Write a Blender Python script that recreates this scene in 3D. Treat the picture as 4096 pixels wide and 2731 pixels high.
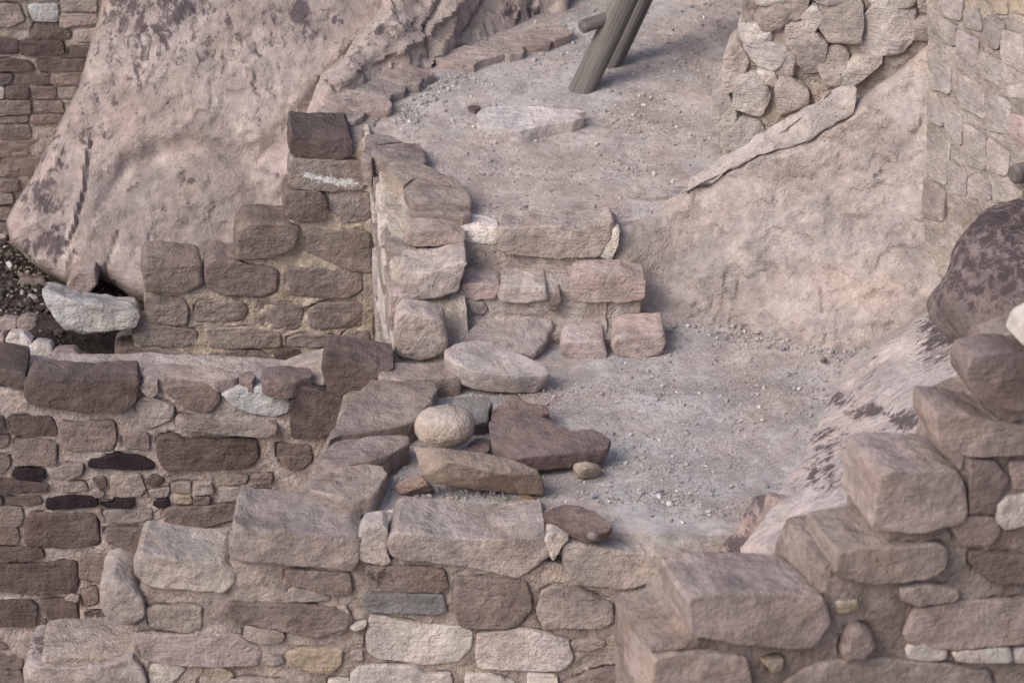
import bpy, bmesh, math, random
import numpy as np
from mathutils import Vector

# ------------------------------------------------------------------ camera, sky, sun, exposure
for o in list(bpy.data.objects): bpy.data.objects.remove(o)
scn = bpy.context.scene
col = scn.collection
PITCH = math.radians(28.0); DIST = 18.0; LENS = 151.8
CAM = np.array([0.0, -DIST*math.cos(PITCH), DIST*math.sin(PITCH)])
cd = bpy.data.cameras.new('camera'); cam = bpy.data.objects.new('camera', cd); col.objects.link(cam)
cam.location = CAM; cam.rotation_euler = (math.pi/2 - PITCH, 0, 0)
cd.sensor_width = 36; cd.lens = LENS; cd.clip_end = 500; cd.clip_start = 0.5
cd.dof.use_dof = True; cd.dof.focus_distance = 18.0; cd.dof.aperture_fstop = 3.4
scn.camera = cam
scn.render.resolution_x = 1024; scn.render.resolution_y = 682
SUN_EL, SUN_AZ = math.radians(43), math.radians(-132)       # azimuth from +Y, clockwise: front left
wd = bpy.data.worlds.new('World'); scn.world = wd; wd.use_nodes = True
wn = wd.node_tree.nodes; wl = wd.node_tree.links
bg = wn['Background']; sky = wn.new('ShaderNodeTexSky'); sky.sky_type = 'NISHITA'; sky.sun_disc = False
sky.sun_elevation = SUN_EL; sky.sun_rotation = SUN_AZ; sky.air_density = 1.0; sky.dust_density = 3.0; sky.ozone_density = 1.0
wl.new(sky.outputs[0], bg.inputs[0]); bg.inputs[1].default_value = 0.115
sd = bpy.data.lights.new('sun', 'SUN'); sun = bpy.data.objects.new('sun', sd); col.objects.link(sun)
sd.energy = 1.3; sd.angle = math.radians(32); sd.color = (1.0, 0.945, 0.89)
tosun = Vector((math.sin(SUN_AZ)*math.cos(SUN_EL), math.cos(SUN_AZ)*math.cos(SUN_EL), math.sin(SUN_EL)))
sun.rotation_euler = tosun.to_track_quat('Z', 'Y').to_euler(); sun.location = (-6, -8, 8)
vs = scn.view_settings; vs.view_transform = 'Standard'; vs.look = 'None'; vs.exposure = 0.70; vs.gamma = 1; vs.use_curve_mapping = False

# ------------------------------------------------------------------ pixel rays (photograph pixels, 4096 wide) to points on real planes
KX = 36.0/LENS/4096.0
FW = np.array([0, math.cos(PITCH), -math.sin(PITCH)]); UP = np.array([0, math.sin(PITCH), math.cos(PITCH)])
def ray(s):
    s = np.atleast_2d(np.asarray(s, float))
    return FW[None] + ((s[:, 0]-2048)*KX)[:, None]*np.array([[1., 0, 0]]) + ((1365.5-s[:, 1])*KX)[:, None]*UP[None]
def hit(s, p0, n):
    d = ray(s); p0 = np.asarray(p0, float); n = np.asarray(n, float)
    return CAM[None] + d*(((p0-CAM)@n)/(d@n))[:, None]
def at_z(s, z): return hit(s, (0, 0, z), (0, 0, 1))
def project(P):
    q = P-CAM; dz = q@FW
    return np.stack([2048+q[:, 0]/dz/KX, 1365.5-(q@UP)/dz/KX], 1)
ORG = {'11': (0, 0), '12': (1350, 0), '13': (2696, 0), '21': (0, 850), '22': (1350, 850), '23': (2696, 850),
       '31': (0, 1781), '32': (1350, 1781), '33': (2696, 1781)}
def pts(crop, s):
    a = np.array([[float(v) for v in t.split(',')] for t in s.split()])
    if crop == 'F': return a*1.74150
    o = ORG[crop]; return a*0.60580 + np.array(o)
def F(*a): return np.array(a, float)*1.74150

# ------------------------------------------------------------------ noise
def _h(ix, iy, iz, s):
    h = (ix*np.int64(374761393) + iy*np.int64(668265263) + iz*np.int64(2147483647) + np.int64(s)*np.int64(974634777)) & 0xffffffff
    h = ((h ^ (h >> 13))*np.int64(1274126177)) & 0xffffffff
    h = ((h ^ (h >> 15))*np.int64(2246822519)) & 0xffffffff
    return (h ^ (h >> 16)) & 0xffffffff
def vnoise(p, seed=0):
    i = np.floor(p).astype(np.int64); f = p-i; u = f*f*f*(f*(f*6-15)+10); r = np.zeros(len(p))
    for dx in (0, 1):
        for dy in (0, 1):
            for dz in (0, 1):
                h = _h(i[:, 0]+dx, i[:, 1]+dy, i[:, 2]+dz, seed)
                g = ((h & 1023)/511.5-1)*(f[:, 0]-dx) + (((h >> 10) & 1023)/511.5-1)*(f[:, 1]-dy) + (((h >> 20) & 1023)/511.5-1)*(f[:, 2]-dz)
                r += g*(u[:, 0] if dx else 1-u[:, 0])*(u[:, 1] if dy else 1-u[:, 1])*(u[:, 2] if dz else 1-u[:, 2])
    return r
def fbm(p, freq, octv=3, seed=0, gain=0.5):
    r = 0; a = 1.0; q = p*freq
    for k in range(octv):
        r = r+a*vnoise(q+17.3*k, seed+k); a *= gain; q = q*2.03
    return r
def ridged(p, freq, octv=3, seed=0):
    r = 0; a = 1.0; q = p*freq
    for k in range(octv):
        r = r+a*(1-2.2*np.abs(vnoise(q+9.1*k, seed+k))); a *= .5; q = q*2.1
    return r

# ------------------------------------------------------------------ materials
def nnode(nt, t, **kw):
    n = nt.nodes.new(t)
    for k, v in kw.items():
        if k.startswith('i_'): n.inputs[k[2:].replace('_', ' ')].default_value = v
        else: setattr(n, k, v)
    return n
def math_n(nt, op, a, b, clamp=False):
    n = nt.nodes.new('ShaderNodeMath'); n.operation = op; n.use_clamp = clamp
    for i, v in enumerate((a, b)):
        if isinstance(v, (int, float)): n.inputs[i].default_value = v
        else: nt.links.new(v, n.inputs[i])
    return n.outputs[0]
def mapr(nt, v, a, b, c, d):
    n = nt.nodes.new('ShaderNodeMapRange'); n.clamp = True; n.interpolation_type = 'SMOOTHSTEP'
    for i, x in zip((1, 2, 3, 4), (a, b, c, d)): n.inputs[i].default_value = x
    nt.links.new(v, n.inputs[0]); return n.outputs[0]
def noise_n(nt, vec, scale, detail=5, rough=.6, dist=0.0):
    n = nt.nodes.new('ShaderNodeTexNoise'); n.inputs['Scale'].default_value = scale; n.inputs['Detail'].default_value = detail
    n.inputs['Roughness'].default_value = rough; n.inputs['Distortion'].default_value = dist
    nt.links.new(vec, n.inputs['Vector']); return n.outputs[0]
def mixc(nt, fac, a, b, mode='MIX'):
    n = nt.nodes.new('ShaderNodeMix'); n.data_type = 'RGBA'; n.blend_type = mode
    for sock, v in ((n.inputs[0], fac), (n.inputs[6], a), (n.inputs[7], b)):
        if isinstance(v, (int, float)): sock.default_value = v
        elif isinstance(v, tuple): sock.default_value = (*v, 1)
        else: nt.links.new(v, sock)
    return n.outputs[2]
def rock_material(name, patina=.35, patcol=(.085, .058, .052), bump=.6, bdist=.012, streak=1.0, pits=.4, speck=.12, strata=0.0, warm=.42, fscale=1.0):
    m = bpy.data.materials.new(name); m.use_nodes = True; nt = m.node_tree
    bs = nt.nodes['Principled BSDF']; bs.inputs['Roughness'].default_value = .92; bs.inputs['Specular IOR Level'].default_value = .18
    oi = nt.nodes.new('ShaderNodeObjectInfo'); ge = nt.nodes.new('ShaderNodeNewGeometry')
    off = nt.nodes.new('ShaderNodeVectorMath'); off.operation = 'SCALE'; off.inputs[0].default_value = (31, 17, 23); nt.links.new(oi.outputs['Random'], off.inputs['Scale'])
    ad = nt.nodes.new('ShaderNodeVectorMath'); ad.operation = 'ADD'; nt.links.new(ge.outputs['Position'], ad.inputs[0]); nt.links.new(off.outputs[0], ad.inputs[1])
    P = ad.outputs[0]
    mp = nt.nodes.new('ShaderNodeMapping'); mp.inputs['Scale'].default_value = (1, 1, streak); nt.links.new(P, mp.inputs['Vector']); PS = mp.outputs[0]
    base = oi.outputs['Color']
    n1 = noise_n(nt, P, 4.5*fscale, 6, .6, .3); n2 = noise_n(nt, P, 24*fscale, 5, .68, .2); n3 = noise_n(nt, P, 240, 3, .6)
    v = math_n(nt, 'MULTIPLY', mapr(nt, n1, .30, .70, .74, 1.22), mapr(nt, n2, .25, .75, .80, 1.18))
    v = math_n(nt, 'MULTIPLY', v, mapr(nt, n3, .25, .75, 1-speck, 1+speck))
    c = mixc(nt, 1.0, base, (1, 1, 1), 'MIX')
    c = base
    h = noise_n(nt, P, 3.1*fscale, 4, .6, .4)
    c = mixc(nt, math_n(nt, 'MULTIPLY', mapr(nt, h, .42, .68, 0, 1), warm), c, mixc(nt, 1.0, c, (1.08, .95, .84), 'MULTIPLY'))
    h2 = noise_n(nt, P, 5.7*fscale, 5, .6, .4)
    c = mixc(nt, math_n(nt, 'MULTIPLY', mapr(nt, h2, .5, .7, 0, 1), warm), c, mixc(nt, 1.0, c, (.96, .90, .97), 'MULTIPLY'))
    vv = nt.nodes.new('ShaderNodeCombineColor')
    for i in range(3): nt.links.new(v, vv.inputs[i])
    c = mixc(nt, 1.0, c, vv.outputs[0], 'MULTIPLY')
    # dark patina blotches
    pn = noise_n(nt, PS, 13*fscale, 6, .68, .8); pl = noise_n(nt, P, 2.6*fscale, 3, .5)
    pf = mapr(nt, math_n(nt, 'ADD', pn, math_n(nt, 'MULTIPLY', math_n(nt, 'SUBTRACT', pl, .5), .55)), .56, .72, 0, 1)
    c = mixc(nt, math_n(nt, 'MULTIPLY', pf, patina), c, patcol)
    # traced stains
    st = nt.nodes.new('ShaderNodeAttribute'); st.attribute_name = 'stain'
    sn = noise_n(nt, PS, 20*fscale, 8, .72, .5)
    sf = mapr(nt, math_n(nt, 'ADD', st.outputs['Fac'], math_n(nt, 'MULTIPLY', math_n(nt, 'SUBTRACT', sn, .5), 4.0)), .55, 1.0, 0, .85)
    sf = math_n(nt, 'MULTIPLY', sf, mapr(nt, st.outputs['Fac'], 0.02, .12, 0, 1))
    c = mixc(nt, sf, c, patcol)
    wh = nt.nodes.new('ShaderNodeAttribute'); wh.attribute_name = 'pale'
    wf = mapr(nt, math_n(nt, 'ADD', wh.outputs['Fac'], math_n(nt, 'MULTIPLY', math_n(nt, 'SUBTRACT', sn, .5), 3.0)), .45, .8, 0, .9)
    wf = math_n(nt, 'MULTIPLY', wf, mapr(nt, wh.outputs['Fac'], 0.02, .12, 0, 1))
    c = mixc(nt, wf, c, (.82, .81, .80))
    nt.links.new(c, bs.inputs['Base Color'])
    # relief
    b1 = noise_n(nt, P, 15*fscale, 7, .62, 0); b2 = noise_n(nt, P, 110, 3, .7)
    vo = nt.nodes.new('ShaderNodeTexVoronoi'); vo.inputs['Scale'].default_value = 55*fscale; nt.links.new(P, vo.inputs['Vector'])
    hh = math_n(nt, 'ADD', math_n(nt, 'MULTIPLY', b1, 1.3), math_n(nt, 'MULTIPLY', b2, .22))
    hh = math_n(nt, 'ADD', hh, math_n(nt, 'MULTIPLY', mapr(nt, vo.outputs['Distance'], 0, .35, 0, 1), pits*.25))
    if strata:
        ms = nt.nodes.new('ShaderNodeMapping'); ms.inputs['Scale'].default_value = (1.5, 1.5, 22); nt.links.new(P, ms.inputs['Vector'])
        hh = math_n(nt, 'ADD', hh, math_n(nt, 'MULTIPLY', noise_n(nt, ms.outputs[0], 4, 5, .6), strata))
    bp = nt.nodes.new('ShaderNodeBump'); bp.inputs['Strength'].default_value = bump; bp.inputs['Distance'].default_value = bdist
    nt.links.new(hh, bp.inputs['Height']); nt.links.new(bp.outputs[0], bs.inputs['Normal'])
    return m
M = {}
M['stone'] = rock_material('sandstone_block', .17, bump=.85, bdist=.032, strata=.25)
M['cap'] = rock_material('weathered_capstone', .42, patcol=(.11, .075, .066), bump=.9, bdist=.028)
M['mortar'] = rock_material('mud_mortar', .06, bump=1.0, bdist=.026, pits=.8, speck=.16, fscale=1.6)
M['boulder'] = rock_material('sandstone_boulder', .10, patcol=(.075, .06, .068), bump=.8, bdist=.022, streak=.45, pits=.5)
M['bedrock'] = rock_material('sandstone_bedrock', .05, patcol=(.06, .045, .05), bump=.9, bdist=.024, pits=.8)
M['dirt'] = rock_material('packed_earth', .0, bump=.8, bdist=.01, pits=.8, speck=.22, fscale=1.3)
def dirt_patches(m):
    nt = m.node_tree; bs = nt.nodes['Principled BSDF']; lk = bs.inputs['Base Color'].links[0]; src = lk.from_socket
    ge = nt.nodes.new('ShaderNodeNewGeometry'); n = noise_n(nt, ge.outputs['Position'], 1.5, 7, .62, .4); n2 = noise_n(nt, ge.outputs['Position'], 90, 5, .75)
    c = mixc(nt, mapr(nt, n, .45, .60, 0, .85), src, mixc(nt, 1.0, src, (1.0, .91, .85), 'MULTIPLY'))
    c = mixc(nt, mapr(nt, n2, .56, .70, 0, .55), c, (.50, .48, .47)); c = mixc(nt, mapr(nt, n2, .44, .30, 0, .5), c, (.19, .165, .155))
    nt.links.new(c, bs.inputs['Base Color'])
dirt_patches(M['dirt'])
M['litter'] = rock_material('dark_litter', .5, patcol=(.02, .017, .015), bump=1.0, bdist=.03, pits=1, speck=.4, fscale=2)
M['pecked'] = rock_material('pecked_stone', .03, bump=1.0, bdist=.008, pits=1.6, speck=.16, fscale=2.2)
def gravel_material(name, ramp):
    m = bpy.data.materials.new(name); m.use_nodes = True; nt = m.node_tree; bs = nt.nodes['Principled BSDF']
    bs.inputs['Roughness'].default_value = .9; bs.inputs['Specular IOR Level'].default_value = .2
    a = nt.nodes.new('ShaderNodeAttribute'); a.attribute_name = 'tone'
    r = nt.nodes.new('ShaderNodeValToRGB'); r.color_ramp.interpolation = 'CONSTANT'
    el = r.color_ramp.elements
    while len(el) < len(ramp): el.new(.5)
    for e, (p, c) in zip(el, ramp): e.position = p; e.color = (*c, 1)
    nt.links.new(a.outputs['Fac'], r.inputs[0])
    ge = nt.nodes.new('ShaderNodeNewGeometry'); n = noise_n(nt, ge.outputs['Position'], 120, 4, .6)
    vv = nt.nodes.new('ShaderNodeCombineColor'); v = mapr(nt, n, .3, .7, .8, 1.15)
    for i in range(3): nt.links.new(v, vv.inputs[i])
    nt.links.new(mixc(nt, 1.0, r.outputs[0], vv.outputs[0], 'MULTIPLY'), bs.inputs['Base Color'])
    return m
M['gravel'] = gravel_material('floor_gravel', [(0, (.34, .30, .285)), (.36, (.39, .35, .335)), (.62, (.27, .235, .22)), (.78, (.50, .47, .455)), (.91, (.62, .60, .59)), (.955, (.16, .15, .155)), (.98, (.23, .24, .26))])
M['pitgravel'] = gravel_material('pit_gravel', [(0, (.05, .042, .037)), (.45, (.10, .08, .07)), (.7, (.19, .15, .13)), (.88, (.30, .26, .24)), (.97, (.45, .42, .4))])
def wood_material():
    m = bpy.data.materials.new('weathered_wood'); m.use_nodes = True; nt = m.node_tree; bs = nt.nodes['Principled BSDF']
    bs.inputs['Roughness'].default_value = .75; bs.inputs['Specular IOR Level'].default_value = .25
    tc = nt.nodes.new('ShaderNodeTexCoord'); mp = nt.nodes.new('ShaderNodeMapping'); mp.inputs['Scale'].default_value = (1, 1, .06)
    nt.links.new(tc.outputs['Object'], mp.inputs['Vector'])
    g = noise_n(nt, mp.outputs[0], 70, 7, .65, .5); g2 = noise_n(nt, mp.outputs[0], 18, 4, .6, .3); b = noise_n(nt, tc.outputs['Object'], 5, 4, .6)
    c = mixc(nt, mapr(nt, g2, .3, .7, 0, 1), (.115, .102, .094), (.20, .18, .165))
    c = mixc(nt, mapr(nt, b, .4, .7, 0, .5), c, (.16, .15, .14))
    c = mixc(nt, math_n(nt, 'MULTIPLY', mapr(nt, g, .52, .72, 0, 1), .7), c, (.055, .045, .04))
    nt.links.new(c, bs.inputs['Base Color'])
    bp = nt.nodes.new('ShaderNodeBump'); bp.inputs['Strength'].default_value = .5; bp.inputs['Distance'].default_value = .006
    nt.links.new(g, bp.inputs['Height']); nt.links.new(bp.outputs[0], bs.inputs['Normal']); bp.inputs['Strength'].default_value = .9; bp.inputs['Distance'].default_value = .012; return m
M['wood'] = wood_material()
TINT = {'d': (.134, .099, .087), 'm': (.22, .167, .144), 'l': (.325, .264, .232), 'c': (.52, .45, .395), 'n': (.185, .14, .122), 'r': (.32, .264, .234), 'b': (.37, .318, .283), 'j': (.345, .268, .23), 'e': (.40, .33, .287), 'q': (.235, .182, .158), 'o': (.29, .228, .196), 'k': (.035, .024, .026),
        'g': (.235, .215, .205), 'y': (.37, .295, .215), 'p': (.36, .28, .25), 'w': (.50, .47, .44)}

# ------------------------------------------------------------------ object helpers
def things(name, label, cat, loc, group=None):
    o = bpy.data.objects.new(name, None); col.objects.link(o); o.location = loc; o.empty_display_size = .1
    o['label'] = label; o['category'] = cat
    if group: o['group'] = group
    return o
def tag(o, label, cat, group=None):
    o['label'] = label; o['category'] = cat
    if group: o['group'] = group
    return o
def mesh_obj(name, V, quads, tris, mat, parent=None, tint=None, attrs=None, base=False, kind=None, sharp=27):
    V = np.asarray(V, float); quads = np.asarray(quads, np.int32).reshape(-1, 4); tris = np.asarray(tris, np.int32).reshape(-1, 3)
    org = V.mean(0)
    if base: org = np.array([org[0], org[1], V[:, 2].min()])
    me = bpy.data.meshes.new(name); me.vertices.add(len(V)); me.vertices.foreach_set('co', (V-org).astype(np.float32).ravel())
    nl = quads.size+tris.size; npoly = len(quads)+len(tris)
    me.loops.add(nl); me.loops.foreach_set('vertex_index', np.concatenate([quads.ravel(), tris.ravel()]).astype(np.int32))
    me.polygons.add(npoly); st = np.concatenate([np.arange(len(quads))*4, len(quads)*4+np.arange(len(tris))*3]).astype(np.int32)
    me.polygons.foreach_set('loop_start', st); me.update(calc_edges=True); me.validate()
    me.polygons.foreach_set('use_smooth', np.ones(len(me.polygons), bool))
    if sharp: me.set_sharp_from_angle(angle=math.radians(sharp))
    for k, a in (attrs or {}).items():
        at = me.attributes.new(k, 'FLOAT', 'POINT'); at.data.foreach_set('value', np.asarray(a, np.float32))
    me.materials.append(M[mat] if isinstance(mat, str) else mat)
    o = bpy.data.objects.new(name, me); col.objects.link(o)
    if parent is not None:
        o.parent = parent; o.location = Vector(org)-parent.location
    else: o.location = org
    if tint is not None: o.color = (tint[0], tint[1], tint[2], 1)
    if kind: o['kind'] = kind
    return o
def vnormals(V, quads, tris):
    N = np.zeros_like(V)
    if len(quads):
        n = np.cross(V[quads[:, 2]]-V[quads[:, 0]], V[quads[:, 3]]-V[quads[:, 1]])
        for k in range(4): np.add.at(N, quads[:, k], n)
    if len(tris):
        n = np.cross(V[tris[:, 1]]-V[tris[:, 0]], V[tris[:, 2]]-V[tris[:, 0]])
        for k in range(3): np.add.at(N, tris[:, k], n)
    return N/np.maximum(np.linalg.norm(N, axis=1), 1e-12)[:, None]
class Plane:
    def __init__(s, p0, n):
        s.p = np.asarray(p0, float); n = np.asarray(n, float); s.n = n/np.linalg.norm(n)
        z = np.array([0, 0, 1.])
        s.u = np.array([1., 0, 0]) if abs(s.n[2]) > .95 else np.cross(z, s.n)
        s.u -= s.n*(s.u@s.n); s.u /= np.linalg.norm(s.u); s.v = np.cross(s.n, s.u)
    def uv(s, px): q = hit(px, s.p, s.n)-s.p; return np.stack([q@s.u, q@s.v], 1)
    def xyz(s, u, v, w): return s.p+np.outer(u, s.u)+np.outer(v, s.v)+np.outer(w, s.n)
def plane3(a, b, c):
    a, b, c = map(np.asarray, (a, b, c)); n = np.cross(b-a, c-a)
    if n@(CAM-a) < 0: n = -n
    return Plane(a, n)
def area(P): return .5*np.sum(P[:, 0]*np.roll(P[:, 1], -1)-np.roll(P[:, 0], -1)*P[:, 1])
def ccw(P): return P if area(P) > 0 else P[::-1]
def chaikin(P, n, c=.2):
    for _ in range(n):
        Q = np.roll(P, -1, 0); P = np.stack([P*(1-c)+Q*c, P*c+Q*(1-c)], 1).reshape(-1, 2)
    return P
def resample(P, m):
    Q = np.vstack([P, P[:1]]); d = np.r_[0, np.cumsum(np.linalg.norm(np.diff(Q, axis=0), axis=1))]
    t = np.linspace(0, d[-1], m, endpoint=False); return np.stack([np.interp(t, d, Q[:, k]) for k in (0, 1)], 1)
def seg_dist(p, P, closed=True):
    Q = np.roll(P, -1, 0) if closed else P[1:]; A = P if closed else P[:-1]
    best = np.full(len(p), 1e9); near = np.zeros((len(p), 2)); side = np.zeros(len(p)); tt = np.zeros(len(p)); L = 0
    for a, b in zip(A, Q):
        ab = b-a; t = np.clip(((p-a)@ab)/max(ab@ab, 1e-12), 0, 1); c = a+t[:, None]*ab; d = np.linalg.norm(p-c, axis=1)
        m = d < best; best[m] = d[m]; near[m] = c[m]; side[m] = (ab[0]*(p[m, 1]-a[1])-ab[1]*(p[m, 0]-a[0])); tt[m] = L+t[m]; L += 1
    return best, near, side, tt/max(L, 1)
def inside(p, P):
    r = np.zeros(len(p), bool); Q = np.roll(P, -1, 0)
    for a, b in zip(P, Q):
        c = (a[1] > p[:, 1]) != (b[1] > p[:, 1])
        with np.errstate(divide='ignore', invalid='ignore'):
            r ^= c & (p[:, 0] < (b[0]-a[0])*(p[:, 1]-a[1])/(b[1]-a[1]+1e-15)+a[0])
    return r
SEED = [11]
def nseed(): SEED[0] += 1; return SEED[0]
def rough_up(V, quads, tris, size, rough, chips, rng, seed, front=None, fine=.0022, chipmin=.01, chipmax=.06):
    c = V.mean(0)
    N = vnormals(V, quads, tris)
    V = V+N*(rough*size*fbm(V, 2.2/size, 2, seed))[:, None]
    for k in range(chips):
        n = rng.normal(size=3)
        if front is not None and n@front < 0: n = n-2*(n@front)*front
        if front is not None: n = n+front*rng.uniform(.4, 1.6)
        n /= np.linalg.norm(n); q = (V-c)@n; hmax = q.max(); d = hmax*(1-rng.uniform(chipmin, chipmax))
        V = V-np.outer(np.maximum(q-d, 0)*.97, n)
    N = vnormals(V, quads, tris)
    V = V+N*(fine*2.2*fbm(V, 30, 3, seed+5, .6))[:, None]
    return V
def prism_stone(name, px, plane, depth, tint, parent=None, mat='stone', bevel=None, rough=.02, chips=3, proud=0.0, res=.012, dish=0.0, taper=.06,
                ext=None, uv=None, attrs_fn=None, base=False, tiltw=None, fine=.0013, facet=.06, soft=False, grow=0.0, corner=.07, jit=.006, kind=None, chipmax=.06):
    """a stone with the traced outline px on plane (front face, or the top of a slab), reaching back by depth"""
    seed = nseed(); rng = np.random.default_rng(seed)
    P = ccw(plane.uv(px) if uv is None else np.asarray(uv, float)); P = chaikin(P, 1, corner)
    per = np.sum(np.linalg.norm(P-np.roll(P, 1, 0), axis=1)); size = math.sqrt(abs(area(P)))
    m = int(np.clip(per/res, 24, 150)); P = resample(P, m)
    T = np.roll(P, -1, 0)-np.roll(P, 1, 0); T /= np.maximum(np.linalg.norm(T, axis=1), 1e-9)[:, None]; Nn = np.stack([T[:, 1], -T[:, 0]], 1)
    jit = min(jit, size*.035); P = P+Nn*(jit*fbm(np.c_[P, np.full(m, seed*.37)], 22, 3, seed))[:, None]
    P = P+Nn*(.003+grow)
    c = P.mean(0); rad = np.linalg.norm(P-c, axis=1).mean()
    if bevel is None: bevel = float(np.clip(size*.035, .003, .008))*rng.uniform(.7, 1.3)
    elif not soft: bevel = bevel*.5
    bevel = min(bevel, depth*.45)
    nr = int(np.clip(rad/res, 4, 26)); U, Vv, W = [c[:1]], [c[1:]], [np.zeros(1)]
    edge_b = bevel*(1+.6*fbm(np.c_[P, np.zeros(m)], 12, 2, seed+3))
    fr = np.linspace(0, 1, nr+1)[1:]*(1-min(.5, bevel*1.05/rad)); fr = np.r_[fr, 1-(bevel/rad)*.62 if bevel/rad < .5 else .8, 1-(bevel/rad)*.22 if bevel/rad < .5 else .93, 1.0]
    nr = len(fr)
    for s in fr:
        d = (1-s)*rad; t = np.clip(1-d/np.maximum(edge_b, 1e-4), 0, 1)
        U.append(c[0]+(P[:, 0]-c[0])*s); Vv.append(c[1]+(P[:, 1]-c[1])*s)
        W.append(-edge_b*(1-np.sqrt(np.maximum(1-t*t, 0))) - dish*(1-s*s)**1.0)
    ns = int(np.clip((depth-bevel)/(res*1.6), 2, 14))
    for i in range(1, ns+1):
        f = i/ns; k = 1-taper*f**1.5
        U.append(c[0]+(P[:, 0]-c[0])*k); Vv.append(c[1]+(P[:, 1]-c[1])*k); W.append(-edge_b*(1-f)-depth*f)
    U.append(c[:1]); Vv.append(c[1:]); W.append(np.array([-depth]))
    U = np.concatenate(U); Vv = np.concatenate(Vv); W = np.concatenate(W)
    if facet and dish == 0:
        uu = (U-c[0])/max(rad, 1e-6); vv = (Vv-c[1])/max(rad, 1e-6); fz = np.full(len(U), 9.)
        wob = .10*fbm(np.stack([U, Vv, np.full(len(U), seed*.7)], 1), 9, 2, seed+31)
        for k in range(4):
            an = rng.uniform(0, 6.283); sl = rng.uniform(.08, .5)
            fz = np.minimum(fz, rng.uniform(.1, .45)+sl*(math.cos(an)*uu+math.sin(an)*vv)+wob)
        W = W+np.clip(fz, -.3, .45)*facet*min(size, .3)*np.clip(1+W/depth, 0, 1)
    if tiltw is not None: W = W+(tiltw[0]*(U-c[0])+tiltw[1]*(Vv-c[1]))*np.clip(1+W/depth, 0, 1)
    V = plane.xyz(U, Vv, W+proud)
    if ext is not None: V = V+np.outer(-np.minimum(W, 0), np.asarray(ext, float))
    R = nr+ns; idx = lambda r: 1+r*m+np.arange(m); nx = np.roll(np.arange(m), -1)
    q = []
    for r in range(R-1):
        a = idx(r); b = idx(r+1); q.append(np.stack([a, b, b[nx], a[nx]], 1))
    quads = np.concatenate(q); a = idx(0); t1 = np.stack([np.zeros(m, int), a, a[nx]], 1); b = idx(R-1); last = np.full(m, len(V)-1)
    tris = np.concatenate([t1, np.stack([b, last, b[nx]], 1)])
    V = rough_up(V, quads, tris, min(size, .35), rough, chips, rng, seed, plane.n, fine, chipmax=chipmax)
    tv = tuple(np.clip(np.array(tint)*np.array([1, 1.04, 1.09])*rng.uniform(.9, 1.1)*np.array([1, rng.uniform(.985, 1.01), rng.uniform(.975, 1.02)]), 0, 1))
    return mesh_obj(name, V, quads, tris, mat, parent, tv, attrs_fn(V) if attrs_fn else None, base, kind)
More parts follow.
